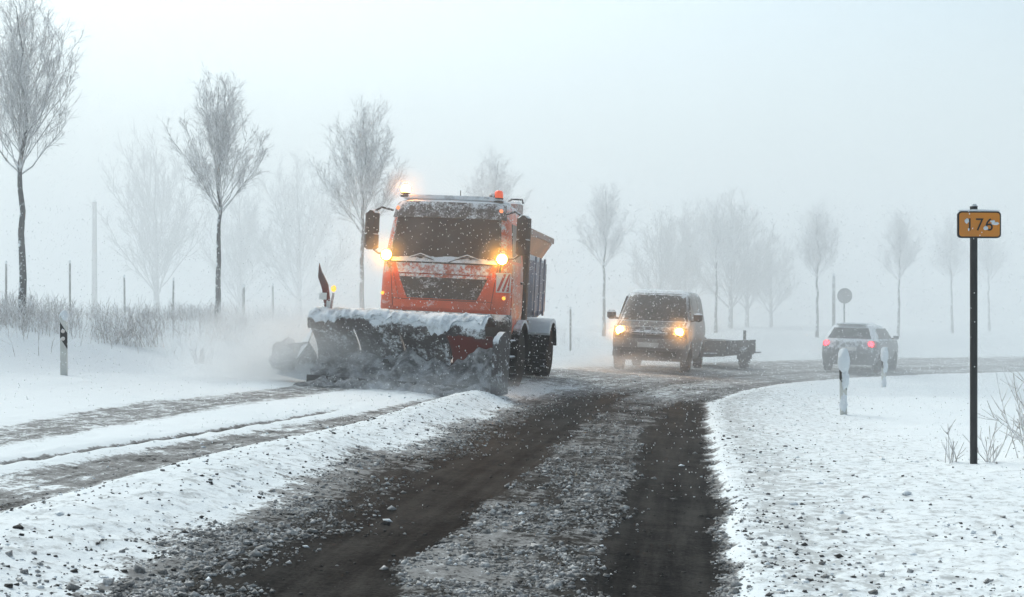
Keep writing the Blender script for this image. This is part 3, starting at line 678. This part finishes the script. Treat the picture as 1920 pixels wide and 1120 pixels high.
for q in (-1, 1):
    tl = cb.front(q * .62, q * .85, .74, .94, .0, .02, nu=5, nv=3).build('tail_lamp', M['red'], car, smooth=True)
    lx, lz = q * .70, .84
    MB().lathe([(.085, 0), (.08, .02), (.04, .03), (.001, .035)], 16, (lx, cb.yfront(lx, lz) - .018, lz), (q * .15, -1, 0)).build('tail_lamp_lens', M['tail'], tl, smooth=True)
    cb.side(q, .75, 1.65, .99, 1.30, .004, .01, .95, 1.65).build('side_window', M['glassfog'], car, smooth=True)
    cb.side(q, 1.72, 2.85, .99, 1.30, .004, .01, 1.72, 2.45).build('side_window', M['glassfog'], car, smooth=True)
    mo = MB(); mo.bbox(q * .98 - .09, q * .98 + .09, 2.75, 2.86, .96, 1.10, .03); mo.tube([(q * .84, 2.8, .98), (q * .92, 2.8, 1.0)], .025, 5); mo.build('mirror', M['car_dark'], car, smooth=40)
    wheel(car, q * .78, .78, .31, .20, q, 18); wheel(car, q * .78, 3.38, .31, .20, q, 18)

# ------------------------------------------------------------------ route sign, delineators, far sign
SX, SY = 4.22, 11.7
sgz = gs(SX, SY)
sign = empty('route_sign', (SX, SY, sgz - .02), (0, 0, R(4)))
tag(sign, 'small yellow road number sign on a dark pole, flecked with snow', 'road sign')
MB().tube([(0, 0, -.3), (0, 0, 2.36)], [.033, .033], 12).build('pole', M['post'], sign, smooth=40)
MB().lathe([(.033, 0), (.036, .01), (.02, .03), (.001, .034)], 12, (0, 0, 2.36), (0, 0, 1)).build('pole_cap', M['post'], sign, smooth=40)
def rrect(hx, hz, r, y, cz, cx=0, n=5):
    P = []
    for sx, sz, a0 in ((1, -1, -90), (1, 1, 0), (-1, 1, 90), (-1, -1, 180)):
        for k in range(n + 1):
            a = R(a0 + 90 * k / n); P.append((cx + sx * (hx - r) + r * math.cos(a), y, cz + sz * (hz - r) + r * math.sin(a)))
    return P
pl = MB().loft([rrect(.203, .122, .035, y, 2.20, .028) for y in (-.058, -.040)]).build('sign_plate', M['signblack'], sign)
MB().loft([rrect(.189, .108, .026, y, 2.20, .028) for y in (-.0615, -.0582)]).build('sign_face', M['sign'], pl)
fc = bpy.data.curves.new('sign_number', 'FONT'); fc.body = '176'; fc.size = .17; fc.align_x = 'CENTER'; fc.align_y = 'CENTER'; fc.extrude = .001; fc.space_character = 1.12
tmp = bpy.data.objects.new('tmp_text', fc); C.objects.link(tmp); bpy.context.view_layer.update()
me = bpy.data.meshes.new_from_object(tmp.evaluated_get(bpy.context.evaluated_depsgraph_get())); bpy.data.objects.remove(tmp)
me.transform(Matrix.Translation((.026, -.0632, 2.195)) @ Matrix.Rotation(R(90), 4, 'X') @ Matrix.Scale(.95, 4)); me.materials.clear(); me.materials.append(M['signblack'])
to = bpy.data.objects.new('sign_number', me); C.objects.link(to); to.parent = pl
for c_, r_, s_ in (((-.092, -.066, 2.232), (.022, .006, .022), 1), ((.085, -.066, 2.168), (.024, .007, .020), 2), ((.172, -.066, 2.21), (.036, .007, .014), 5), ((.148, -.066, 2.23), (.024, .006, .012), 6), ((-.075, -.065, 2.155), (.007, .004, .014), 7)):
    MB().lump(c_, r_, 2, .5, 4, s_).build('snow_fleck', M['snow'], pl, smooth=True)
for zc in (2.145, 2.265): MB().bbox(-.05, .05, -.042, .04, zc - .015, zc + .015, .006).build('clamp', M['post'], sign)
MB().slab(lambda u, v, o: (lerp(-.165, .22, u), lerp(-.058, -.02, v), 2.321 + o * (.5 + .5 * math.sin(math.pi * u)) + .004 * noise.noise(Vector((u * 9, 0, 0)))), 14, 2, .018).build('snow_cap', M['snow'], pl, smooth=True)

def delineator(x, y, h, label, snowed=False, rz=0, group=None):
    o = empty('delineator_post', (x, y, gs(x, y) - .06), (0, R(rnd.uniform(-1, 1)), R(rz)))
    tag(o, label, 'marker post', group)
    def ring(z, k=1): return [(px * k, py * k, z) for px, py in ((-.062, -.03), (-.05, -.05), (.05, -.05), (.062, -.03), (.03, .06), (-.03, .06))]
    def cut(zl, k=1): return [(px * k, py * k, zl - px * 1.6) for px, py in ((-.062, -.03), (-.05, -.05), (.05, -.05), (.062, -.03), (.03, .06), (-.03, .06))]
    MB().loft([ring(-.3), cut(h - .42)]).build('post_shaft', M['postwhite'], o)
    bd = MB().loft([cut(h - .419, 1.02), cut(h - .15, 1.02)]).build('black_band', M['signblack'], o)
    MB().loft([cut(h - .149), cut(h - .04), [(a * .6, b_ * .6, h - a) for a, b_, c_ in cut(0)]]).build('post_head', M['postwhite'], o)
    if not snowed:
        for zc in (h - .22, h - .345):
            MB().lathe([(.034, 0), (.034, .008), (.02, .014), (.001, .016)], 14, (-.004, -.050, zc), (0, -1, 0)).build('round_reflector', M['reflector'], bd, smooth=True)
        MB().lump((0, .0, h + .03), (.07, .065, .10), 3, .25, 3, 3).build('snow_cap', M['snow'], o, smooth=True)
    else:
        s_ = MB(); s_.lump((.015, -.02, h - .02), (.10, .09, .24), 3, .25, 3, 6); s_.lump((.025, -.04, h - .34), (.065, .05, .20), 3, .55, 4, 9); s_.lump((.0, -.04, h - .72), (.065, .045, .14), 3, .5, 4, 12)
        s_.build('snow_crust', M['snow'], o, smooth=True)
    return o
delineator(-7.48, 21.4, 1.02, 'white roadside post with a black band and two round reflectors, snow capped')
delineator(5.64, 21.8, .98, 'roadside post plastered with snow, standing beside the bare verge', True)
delineator(9.75, 33.6, .92, 'snow plastered roadside post close beside the hatchback', True, 0)

fs = empty('round_sign', (13.25, 51, gs(13.25, 51) - .05), (0, 0, R(8)))
tag(fs, 'round traffic sign on a thin post beyond the hatchback', 'road sign')
ztop = 1.4 + 45 / 2400 * 51 - fs.location.z
MB().tube([(0, .03, -.3), (0, .03, ztop + .2)], .035, 8).build('post', M['signback'], fs)
MB().lathe([(.001, 0), (.30, 0), (.31, .01), (.31, .03), (.001, .03)], 28, (0, 0, ztop), (0, -1, 0)).build('sign_disc', M['signback'], fs, smooth=30)

# ------------------------------------------------------------------ trees, shrubs, grass
def barkmat(name, bark, frost, amt):
    m, n, l, b_, out = newmat(name)
    tc = n.new('ShaderNodeTexCoord').outputs['Object']
    geo = n.new('ShaderNodeNewGeometry'); sep = n.new('ShaderNodeSeparateXYZ'); l.new(geo.outputs['Normal'], sep.inputs[0])
    s_ = math_(n, l, 'ADD', noise_(n, l, tc, 5, 6, .75), math_(n, l, 'MULTIPLY', sep.outputs['X'], -.08))
    s_ = math_(n, l, 'ADD', s_, math_(n, l, 'MULTIPLY', sep.outputs['Z'], .2))
    l.new(mix(n, l, ramp(n, l, s_, .66 - amt * .3, .78 - amt * .3), bark, frost), b_.inputs['Base Color']); b_.inputs['Roughness'].default_value = .9; b_.inputs['Specular IOR Level'].default_value = .2
    return m
M['bark'] = barkmat('bark', (.028, .024, .022), SNOW, .45)
M['twig'] = barkmat('frosted_twig', (.40, .39, .385), (.90, .91, .92), .9)
M['twig_far'] = barkmat('frosted_twig_far', (.13, .125, .12), (.5, .52, .54), .4)
M['dry'] = barkmat('dry_grass', (.42, .39, .37), (.86, .87, .88), .85)

class Seg:
    """many thin tapering twigs collected as straight pieces and built as one three-sided mesh"""
    def __init__(s): s.a = []; s.b = []; s.r = []
    def line(s, pts, rs):
        for i in range(len(pts) - 1): s.a.append(pts[i][:]); s.b.append(pts[i + 1][:]); s.r.append((rs[i], rs[i + 1]))
    def build(s, name, mat, parent=None):
        A = np.array(s.a); B = np.array(s.b); r = np.array(s.r); d = B - A; d /= np.linalg.norm(d, axis=1)[:, None] + 1e-9
        ref = np.where(np.abs(d[:, :1]) < .8, np.array([[1., 0, 0]]), np.array([[0, 1., 0]])); u = ref - d * (ref * d).sum(1)[:, None]; u /= np.linalg.norm(u, axis=1)[:, None]; w = np.cross(d, u)
        V = []
        for P, k in ((A, 0), (B, 1)):
            for j in range(3): V.append(P + (u * math.cos(2.0944 * j) + w * math.sin(2.0944 * j)) * r[:, k:k + 1])
        V = np.stack(V, 1); N = len(A)
        q = np.array([(0, 1, 4, 3), (1, 2, 5, 4), (2, 0, 3, 5)]); F = (np.arange(N)[:, None, None] * 6 + q[None]).reshape(-1, 4)
        me = bpy.data.meshes.new(name); me.vertices.add(N * 6); me.vertices.foreach_set('co', V.reshape(-1)); me.loops.add(F.size); me.loops.foreach_set('vertex_index', F.ravel().astype(np.int32))
        me.polygons.add(len(F)); me.polygons.foreach_set('loop_start', np.arange(0, F.size, 4, dtype=np.int32)); me.polygons.foreach_set('loop_total', np.full(len(F), 4, np.int32)); me.update(calc_edges=True)
        me.materials.append(mat); o = bpy.data.objects.new(name, me); C.objects.link(o)
        if parent is not None: o.parent = parent
        return o
def branch(mb, p, d, L, r0, r1, n, bend, rg, sides=3, wob=.10):
    pts = [p.copy()]; d = d.normalized()
    for k in range(n):
        d = (d + Vector((rg.uniform(-wob, wob), rg.uniform(-wob, wob), bend / n + rg.uniform(-wob, wob) * .5))).normalized()
        pts.append(pts[-1] + d * (L / n))
    mb.line(pts, [lerp(r0, r1, k / n) for k in range(n + 1)])
    return pts
def perp(d, rg):
    a = Vector((rg.gauss(0, 1), rg.gauss(0, 1), rg.gauss(0, 1))); a -= d * a.dot(d); return a.normalized()
def tree_parts(seed, H, clear, r0, n1=22, n2=9, n3=6, n4=4, wide=1.0, tw=1.0, k2=.30):
    rg = random.Random(seed); T = MB(); K = Seg()
    pts = [Vector((0, 0, -.3))]
    for k in range(1, 15):
        z = H * .96 * k / 14; pts.append(Vector((rg.uniform(-.03, .03) * k * .3, rg.uniform(-.03, .03) * k * .3, z)))
    rs = [r0 * 1.25] + [r0 * (1 - .9 * (k / 14) ** .9) for k in range(1, 15)]
    T.tube(pts, rs, 9, True)
    def lead(z):
        f = max(0, min(13.99, z / (H * .96) * 14)); i = int(f); return pts[i].lerp(pts[i + 1], f - i)
    Hc = H - clear; RR = .29 * Hc * wide
    env = lambda h: RR * math.sin(math.pi * min(max(h, .02), .98) ** .85) ** .7
    for i in range(n1):
        f = (i + rg.random() * .9) / n1; ht = lerp(.30, .97, f); a = i * 2.399 + rg.uniform(-.5, .5)
        rt = env(ht) * (1 - .75 * rg.random() ** 2.5) * rg.uniform(.9, 1.12); zs = clear + Hc * max(0, ht - .42) * rg.uniform(.45, 1.0) - rg.random() * .12
        s0 = lead(zs); tip = Vector((math.cos(a) * rt, math.sin(a) * rt, clear + Hc * ht)) + Vector((s0.x, s0.y, 0))
        mid_ = s0.lerp(tip, .5) + Vector((math.cos(a), math.sin(a), -.15)) * rt * .10; L = (tip - s0).length
        p1 = [s0 * (1 - t) ** 2 + mid_ * 2 * t * (1 - t) + tip * t * t + Vector((rg.gauss(0, .012), rg.gauss(0, .012), 0)) * (t > 0) * L for t in [k / 6 for k in range(7)]]
        K.line(p1, [lerp(r0 * lerp(.24, .12, f), .005 * tw, k / 6) for k in range(7)])
        for j in range(n2):
            t = lerp(.22, 1, (j + rg.random()) / n2); q = min(int(t * 6), 5); s0 = p1[q].lerp(p1[q + 1], t * 6 - q); dd = (p1[q + 1] - p1[q]).normalized()
            d2 = (dd * .75 + perp(dd, rg) * rg.uniform(.35, .7) + Vector((0, 0, .15))).normalized(); L2 = Hc * k2 * lerp(.62, .42, t) * rg.uniform(.6, 1.15)
            p2 = branch(K, s0, d2, L2, .008 * tw, .005 * tw, 4, .35, rg, 3, .13)
            for k in range(n3):
                t2 = lerp(.15, 1, (k + rg.random()) / n3); q2 = min(int(t2 * 4), 3); s1 = p2[q2].lerp(p2[q2 + 1], min(t2 * 4 - q2, 1)); d3 = (p2[q2 + 1] - p2[q2]).normalized()
                d4 = (d3 * .7 + perp(d3, rg) * rg.uniform(.4, .9) + Vector((0, 0, .1))).normalized(); L3 = L2 * rg.uniform(.35, .7)
                p3 = branch(K, s1, d4, L3, .0046 * tw, .0032 * tw, 2, .3, rg, 3, .15)
                for m_ in range(n4):
                    s2 = p3[rg.choice((0, 1))].lerp(p3[2], rg.random()); d5 = (d4 + perp(d4, rg) * rg.uniform(.5, 1.0)).normalized()
                    K.line([s2, s2 + d5 * (L3 * rg.uniform(.3, .7))], [.0034 * tw, .0024 * tw])
    return T, K
def make_tree(seed, **kw):
    T, K = tree_parts(seed, **kw); e = empty('avenue_tree', (0, 0, 0))
    T.build('trunk', M['bark'], e, smooth=60, flip=False); K.build('crown', M['twig'], e); return e
protos = [make_tree(s, H=6.6, clear=3.05, r0=.085, n1=34, tw=.84, wide=1.12) for s in (11, 23, 37)]
def put(proto, first, x, y, rz, s, label, group, cat='tree'):
    o = proto if first else copy_tree(proto)
    o.location = (x, y, gs(x, y) - .05); o.rotation_euler = (R(rnd.uniform(-1.2, 1.2)), R(rnd.uniform(-1.2, 1.2)), rz); o.scale = (s, s, s)
    return tag(o, label, cat, group)
AV = 'bare frosted trees lining the bend'
TL = [(0, -11.1, 29.0, .4, 1.14, 'frosted bare tree with a thick dark trunk behind the two-reflector roadside post'),
      (1, -7.7, 33.5, 2.2, 1.0, 'frosted bare tree left alone between the reflector post and the plough blade'),
      (2, -4.47, 38, 4.0, 1.08, 'frosted bare tree behind the mirror of the plough lorry cab'),
      (0, -.73, 46, 3.1, 1.03, 'frosted bare tree whose crown rises above the plough lorry roof'),
      (1, 3.87, 54, 5.0, .98, 'frosted bare tree standing right behind the grey van'),
      (2, 9.55, 60, 1.0, .95, 'faint bare tree rising behind the low trailer'),
      (0, 13.7, 57.5, 5.6, .90, 'faint bare tree next to the round sign on its post'),
      (1, 18.1, 60, .7, .89, 'faint bare tree just beyond the hatchback, past the round sign'),
      (2, 23.4, 68, 2.9, .95, 'very faint bare tree close behind the yellow number sign pole'),
      (0, 27.6, 74, 1.9, .95, 'last very faint bare tree past the yellow number sign')]
seen = set()
for i, x, y, rz, s, lab in TL:
    put(protos[i], i not in seen, x, y, rz, s, lab, AV); seen.add(i)
def make_big(seed):
    T, K = tree_parts(seed, H=10.5, clear=1.6, r0=.2, n1=30, n2=9, n3=7, n4=3, wide=1.35, tw=2.0); e = empty('background_tree', (0, 0, 0))
    T.build('trunk', M['bark'], e, smooth=60, flip=False); K.build('crown', M['twig_far'], e); return e
bigs = [make_big(5), make_big(9)]
BG = 'blurred large trees in the snowy distance'
for k, (i, x, y, rz, s, lab) in enumerate([(0, -20.0, 72, 0, 1.0, 'big hazy tree mass between the two nearest avenue trunks'), (1, -12.6, 76, 1, .95, 'big hazy tree mass between the marker flag and the second avenue tree'),
                            (1, 8.4, 73, 2, .62, 'hazy bushy tree behind the van roof, next to the van-side avenue tree'), (0, 10.3, 76, 3.3, .70, 'hazy bushy tree standing directly behind the van'), (1, 12.8, 75, 4, .76, 'hazy bushy tree above the trailer, merging with its neighbours'),
                            (0, 14.5, 79, 5.2, .68, 'hazy bushy tree between the trailer and the round sign'), (1, 16.4, 81, 1.2, .57, 'low hazy bushy tree seen close beside the round sign post'), (0, -16.6, 78, 4.2, .8, 'smaller hazy tree just behind the second avenue tree')]):
    put(bigs[i], k < 2, x, y, rz, s, lab, BG)

def shrub(x, y, h, spread, n, label, seed, mat='dry', lean=0, name='frosted_shrub', sub=5):
    rg = random.Random(seed); K = Seg()
    for k in range(n):
        a = rg.uniform(0, 6.283); th = abs(rg.gauss(0, .38)) + .05
        p = Vector((rg.gauss(0, spread * .45), rg.gauss(0, spread * .35), -.08)); d = Vector((math.sin(th) * math.cos(a) + lean, math.sin(th) * math.sin(a), math.cos(th)))
        L = h * rg.uniform(.55, 1.05); pp = branch(K, p, d, L, .007, .0035, 4, .1, rg, 3, .16)
        for j in range(sub):
            q = rg.choice((1, 2, 3)); s0 = pp[q].lerp(pp[q + 1], rg.random()); dd = (pp[q + 1] - pp[q]).normalized()
            branch(K, s0, dd + perp(dd, rg) * rg.uniform(.5, 1), L * rg.uniform(.15, .35), .005, .003, 2, .2, rg, 3, .2)
    e = K.build(name, M[mat]); e.location = (x, y, gs(x, y))
    return tag(e, label, 'shrub')
shrub(-8.6, 28.6, .95, .9, 80, 'leafless frosted shrub between the reflector post and the second tree', 1)
shrub(-10.6, 27.5, .8, .9, 60, 'leafless frosted shrub at the foot of the thick dark trunk', 2)
shrub(-7.1, 31.5, 1.0, .7, 60, 'leafless frosted shrub touching the base of the second avenue trunk', 3)
shrub(-6.55, 26.9, .42, .16, 26, 'small dark tuft poking from the snowbank near the second tree', 4, 'twig')
shrub(5.42, 12.6, .95, .42, 110, 'twiggy frosted bush on the verge beside the yellow number sign', 5, 'dry', -.12)
shrub(4.45, 11.9, .5, .10, 9, 'few dry stalks standing right against the number sign pole', 6, 'dry', 0, 'dry_stalks', 2)
shrub(4.05, 11.8, .46, .08, 7, 'thin dry stalks on the road side of the number sign pole', 8, 'dry', 0, 'dry_stalks', 2)

def grass_strip():
    r = np.random.RandomState(4); rg = random.Random(4); K = Seg(); N = 60000
    X = r.uniform(-24, 3, N); Y = r.uniform(22, 50, N); z, D, S, Wd, w1, w2 = surface(X, Y); e = D - Wd
    w = np.exp(-((e - 7.4) / 2.2) ** 2) * (.15 + .85 * sstep(.42, .6, fnoise(X, Y, .5, 31))) * np.where(X < -4.5, 1, .4) * (e > 4)
    k = np.where(r.rand(N) < w * .5)[0][:3800]; hh = (.2 + .5 * r.rand(N)) * (.5 + 1.0 * fnoise(X, Y, .4, 32))
    for i in k:
        h = hh[i]; dx, dy = rg.gauss(0, .18), rg.gauss(0, .18); p = Vector((X[i], Y[i], z[i] - .04))
        K.line([p, p + Vector((dx * h * .4, dy * h * .4, h * .6)), p + Vector((dx * h * 1.2, dy * h * 1.2, h))], [.006, .005, .003])
        for j in range(3):
            s0 = p + Vector((dx * h * .5, dy * h * .5, h * rg.uniform(.4, .8))); K.line([s0, s0 + Vector((rg.gauss(0, .1), rg.gauss(0, .1), rg.uniform(.05, .18)))], [.004, .003])
    o = K.build('dry_grass', M['dry']); return tag(o, 'frosted dry grass and weeds along the top of the snowbank', 'grass', kind='stuff')
grass_strip()

# fence posts, utility pole
def fpost(x, y, h, r, label, group='thin wooden posts on the snowbank'):
    zb = gs(x, y); mb = MB(); lx = rnd.uniform(-.04, .04)
    mb.tube([(0, 0, -.3), (lx * .5, 0, h * .5), (lx, 0, h - .05), (lx, 0, h)], [r * 1.05, r, r * .95, r * .55], 8)
    o = mb.build('fence_post', M['wood'], None, smooth=50); o.location = (x, y, zb); tag(o, label, 'post', group)
    c_ = MB().lump((lx, 0, h + .02), (r * 1.1, r * 1.1, .05), 2, .2); c_.build('snow_cap', M['snow'], o, smooth=True)
for x, y, h, r, lab in [(-13.6, 34.4, 1.5, .03, 'wooden post on the snowbank, on the field side of the thick dark trunk'), (-12.5, 36.2, 1.7, .03, 'wooden post on the snowbank just beyond the reflector post'),
                        (-12.1, 40.0, 1.45, .03, 'wooden post on the snowbank between the two nearest avenue trees, under the hazy tree'), (-10.6, 40.0, 1.35, .03, 'wooden post on the snowbank close before the second avenue tree'),
                        (-8.4, 40.0, 1.2, .045, 'short wooden post just past the second avenue tree'), (-8.3, 44.5, 1.6, .036, 'faint wooden post between the second avenue tree and the marker flag'),
                        (14.2, 56.5, 2.9, .07, 'tall faint post standing against the tree next to the round sign'), (2.1, 46, 1.5, .036, 'faint wooden post between the lorry hopper and the van')]:
    fpost(x, y, h, r, lab)
up = empty('utility_pole', (-21.2, 65, gs(-21.2, 65) - .1)); tag(up, 'tall faint wooden utility pole far behind the reflector post', 'pole')
MB().tube([(0, 0, -.4), (0, 0, 6.3)], [.16, .11], 10).build('shaft', M['wood'], up, smooth=40)
MB().lathe([(.12, 0), (.13, .03), (.04, .12), (.001, .13)], 10, (0, 0, 6.3), (0, 0, 1)).build('pole_cap', M['wood'], up, smooth=True)

# ------------------------------------------------------------------ clods and falling snow
def scatter(name, count, gen, mat, label, cat):
    base = np.array([(1, 0, 0), (-1, 0, 0), (0, 1, 0), (0, -1, 0), (0, 0, 1), (0, 0, -1)], float)
    tri = np.array([(0, 2, 4), (2, 1, 4), (1, 3, 4), (3, 0, 4), (2, 0, 5), (1, 2, 5), (3, 1, 5), (0, 3, 5)])
    pos, size = gen(count); r = np.random.RandomState(5)
    q = r.normal(size=(len(pos), 4)); q /= np.linalg.norm(q, axis=1)[:, None]; w, x, y, z = q.T
    Rm = np.stack([np.stack([1 - 2 * (y * y + z * z), 2 * (x * y - z * w), 2 * (x * z + y * w)], -1), np.stack([2 * (x * y + z * w), 1 - 2 * (x * x + z * z), 2 * (y * z - x * w)], -1), np.stack([2 * (x * z - y * w), 2 * (y * z + x * w), 1 - 2 * (x * x + y * y)], -1)], 1)
    jit = r.uniform(.55, 1.3, size=(len(pos), 6, 1))
    V = np.einsum('nij,kj->nki', Rm, base) * jit * size[:, None, :] + pos[:, None, :]
    F = (np.arange(len(pos))[:, None, None] * 6 + tri[None]).reshape(-1, 3)
    me = bpy.data.meshes.new(name); me.vertices.add(V.shape[0] * 6); me.vertices.foreach_set('co', V.reshape(-1)); me.loops.add(F.size); me.loops.foreach_set('vertex_index', F.ravel().astype(np.int32))
    me.polygons.add(len(F)); me.polygons.foreach_set('loop_start', np.arange(0, F.size, 3, dtype=np.int32)); me.polygons.foreach_set('loop_total', np.full(len(F), 3, np.int32)); me.update(calc_edges=True)
    me.materials.append(mat); o = bpy.data.objects.new(name, me); C.objects.link(o); return tag(o, label, cat, kind='stuff')
def gen_clods(kind):
    def g(n):
        r = np.random.RandomState(11 + kind); Y = 5 + 24 * r.rand(n * 30) ** 1.6; X = (r.rand(n * 30) - .5) * (Y * .95 + 2)
        z, D, S, Wd, wear, dirt = surface(X, Y); cl = fnoise(X, Y, 1.3, 21); 
        if kind == 0: p = np.where((D > -.2) & (D < 3.6), .35 * (1 - np.abs(wear - .5)) * (.4 + cl), 0) + np.where(D <= -.1, np.exp(D / 1.3) * .9 * cl, 0) + np.where((D > 2.4) & (D < 4), .7 * cl, 0)
        elif kind == 2: p = (np.where((D > -.15) & (D < 3.7), 1.0 * np.exp(-((wear - .58) / .17) ** 2), 0) + np.where((D <= 0) & (D > -3.2), .10 * np.exp(D / .8), 0) + np.where((D >= 3.0) & (D < 4.3), .05, 0)) * sstep(.25, .7, .6 * cl + .5 * fnoise(X, Y, 5., 23)) * (7 / np.maximum(Y, 7)) ** .8
        else: p = np.where((D > -2.5) & (D < 5), .5 * (1 - wear) * (.3 + cl), 0)
        k = np.where(r.rand(len(X)) < p * .5)[0][:n]
        s = np.exp(r.normal((-5.1, -4.95, -4.92)[kind], .5, len(k)))
        s = np.minimum(s, .034)
        return np.stack([X[k], Y[k], z[k] + s * .1], -1), np.stack([s * 1.3, s * 1.1, s * (.75 if kind < 2 else .95)], -1)
    return g
M['clod'] = snowmat('dark_slush_crumbs', .0, 20, .3, .6, (.045, .042, .04))
scatter('slush_clods', 5200, gen_clods(0), M['clod'], 'dark crumbs of dirty slush thrown beside the wheel tracks', 'slush')
M['grain'] = snowmat('grey_slush_grains', .85, 9, .36, .6, (.54, .54, .54), (.08, .077, .073))
scatter('slush_grains', 24000, gen_clods(2), M['grain'], 'grey grains of frozen slush between the wheel tracks', 'slush')
scatter('snow_clods', 2500, gen_clods(1), M['snow'], 'loose lumps of snow on the road and verge', 'snow')
m_, n_, l_, b_, o_ = newmat('snowflake'); b_.inputs['Base Color'].default_value = (.92, .94, .96, 1); b_.inputs['Roughness'].default_value = .9; b_.inputs['Specular IOR Level'].default_value = .1
def gen_flakes(n):
    r = np.random.RandomState(2); Y = 8 + 32 * r.rand(n) ** .8; X = (r.rand(n) - .5) * (Y * 1.15 + 3); Z = -.1 + r.rand(n) * np.minimum(1.4 + Y * .30 + .5, 9)
    s = r.gamma(3.0, .0011, n) + .0015; s = np.minimum(s * 1.3, .00045 * Y)
    s = s * np.where((Z - 1.4) / Y > .09, .62, 1.0)      # finer flakes higher up
    return np.stack([X, Y, Z], -1), np.stack([s, s, s * 1.5], -1)
tr_ = n_.new('ShaderNodeBsdfTranslucent'); tr_.inputs[0].default_value = (.95, .97, .98, 1); mx_ = n_.new('ShaderNodeMixShader'); mx_.inputs[0].default_value = .5; l_.new(b_.outputs[0], mx_.inputs[1]); l_.new(tr_.outputs[0], mx_.inputs[2]); l_.new(mx_.outputs[0], o_.inputs[0])
scatter('falling_snow', 80000, gen_flakes, m_, 'falling snowflakes filling the air', 'snow')

# ------------------------------------------------------------------ the air: haze, an added denser haze far off, plough spray, added lamp-halo mist
def volume(name, col, dens, aniso=.2, noise_scale=None, ell=None):
    m = bpy.data.materials.new(name); m.use_nodes = True; n = m.node_tree.nodes; n.clear(); l = m.node_tree.links
    out = n.new('ShaderNodeOutputMaterial'); v = n.new('ShaderNodeVolumePrincipled'); l.new(v.outputs[0], out.inputs['Volume'])
    v.inputs['Color'].default_value = (*col, 1); v.inputs['Density'].default_value = dens; v.inputs['Anisotropy'].default_value = aniso
    if noise_scale:
        tc = n.new('ShaderNodeTexCoord').outputs['Object']
        ln = n.new('ShaderNodeVectorMath'); ln.operation = 'LENGTH'; l.new(tc, ln.inputs[0])
        fall = ramp(n, l, ln.outputs['Value'], 1.0, .15)
        nz = noise_(n, l, tc, noise_scale, 4, .6)
        l.new(math_(n, l, 'MULTIPLY', math_(n, l, 'MULTIPLY', fall, ramp(n, l, nz, .3, .72)), dens), v.inputs['Density'])
    return m
AIR = (.955, .975, .99)
hz = MB().box(-440, 440, -22, 525, -4, 14.5).build('haze', volume('haze_air', AIR, .0022)); tag(hz, 'pale snowy haze filling the air', 'haze', kind='stuff')
sq = MB(); SQX = (-420, -60, -20, -12, -8, -4, 0, 5, 10, 20, 60, 420)
def sqr(y, k): return [(x, y + (3.0 * noise.noise(Vector((x * .05, z * .2, 3))) + 9 * math.tanh(x / 6)) * k, z) for x, z in [(q, -3.5) for q in SQX] + [(q, 14) for q in reversed(SQX)]]
sq.loft([sqr(32, 1), sqr(90, 0), sqr(515, 0)]); s_ = sq.build('far_haze', volume('far_haze_air', AIR, .032)); tag(s_, 'added second haze that pales what lies beyond the vehicles', 'snow', kind='stuff')  # extra haze added to fade the distance, front slanted to pale left trees
def spray(loc, sc_, rot, dens, label, ns=2.2):   # ns None: even density, for mist added to make lamps glow
    o = MB().lump((0, 0, 0), (1, 1, 1), 3, 0).build('snow_spray_or_glow_mist', volume('spray_or_glow_air', (.95, .965, .975), dens, .3, ns)); o.location = loc; o.scale = sc_; o.rotation_euler = rot
    return tag(o, label, 'snow spray', kind='stuff')
spray((-3.9, 22.2, .75), (2.9, 2.3, 1.2), (0, 0, R(-8)), 1.9, 'cloud of snow dust thrown up by the side of the plough blade')
spray((-1.2, 20.5, .30), (2.4, 1.0, .42), (0, 0, R(-8)), 1.2, 'low veil of snow dust along the foot of the plough blade')
spray((-4.2, 27, 1.5), (3.0, 4.0, 1.8), (0, 0, 0), .35, 'drifting snow dust beside and behind the plough lorry')
spray((2.6, 32.2, .25), (2.2, 1.8, .5), (0, 0, 0), .6, 'low spray of slush around the wheels of the van')
spray((-1.3, 21.6, 2.5), (2.4, 1.5, 1.7), (0, 0, 0), .030, 'thin mist added to make the lamps of the plough lorry glow', None)  # added volume, catches lamp light as a glow before the cab
def local_to_world(o, p):
    bpy.context.view_layer.update(); return o.matrix_world @ Vector(p)
for o_, p_, r_, lab_ in ((truck, (-1.03, .02, 2.37), .42, 'added mist ball giving a halo to the plough headlamp on the mirror side without a warning board'), (truck, (1.03, .02, 2.37), .42, 'added mist ball giving a halo to the plough headlamp above the warning board'),
                         (truck, (-.88, .6, 3.66), .40, 'added mist ball giving a halo to the amber beacon'), (van, (-.74, -.02, .95), .42, 'added mist ball giving a halo to one van headlamp'), (van, (.74, -.02, .95), .42, 'added mist ball giving a halo to the other van headlamp')):
    spray(local_to_world(o_, p_), (r_, r_, r_), (0, 0, 0), (.20 if r_ != .40 else .09), lab_, None)  # mist balls added so each lit lamp gets a halo
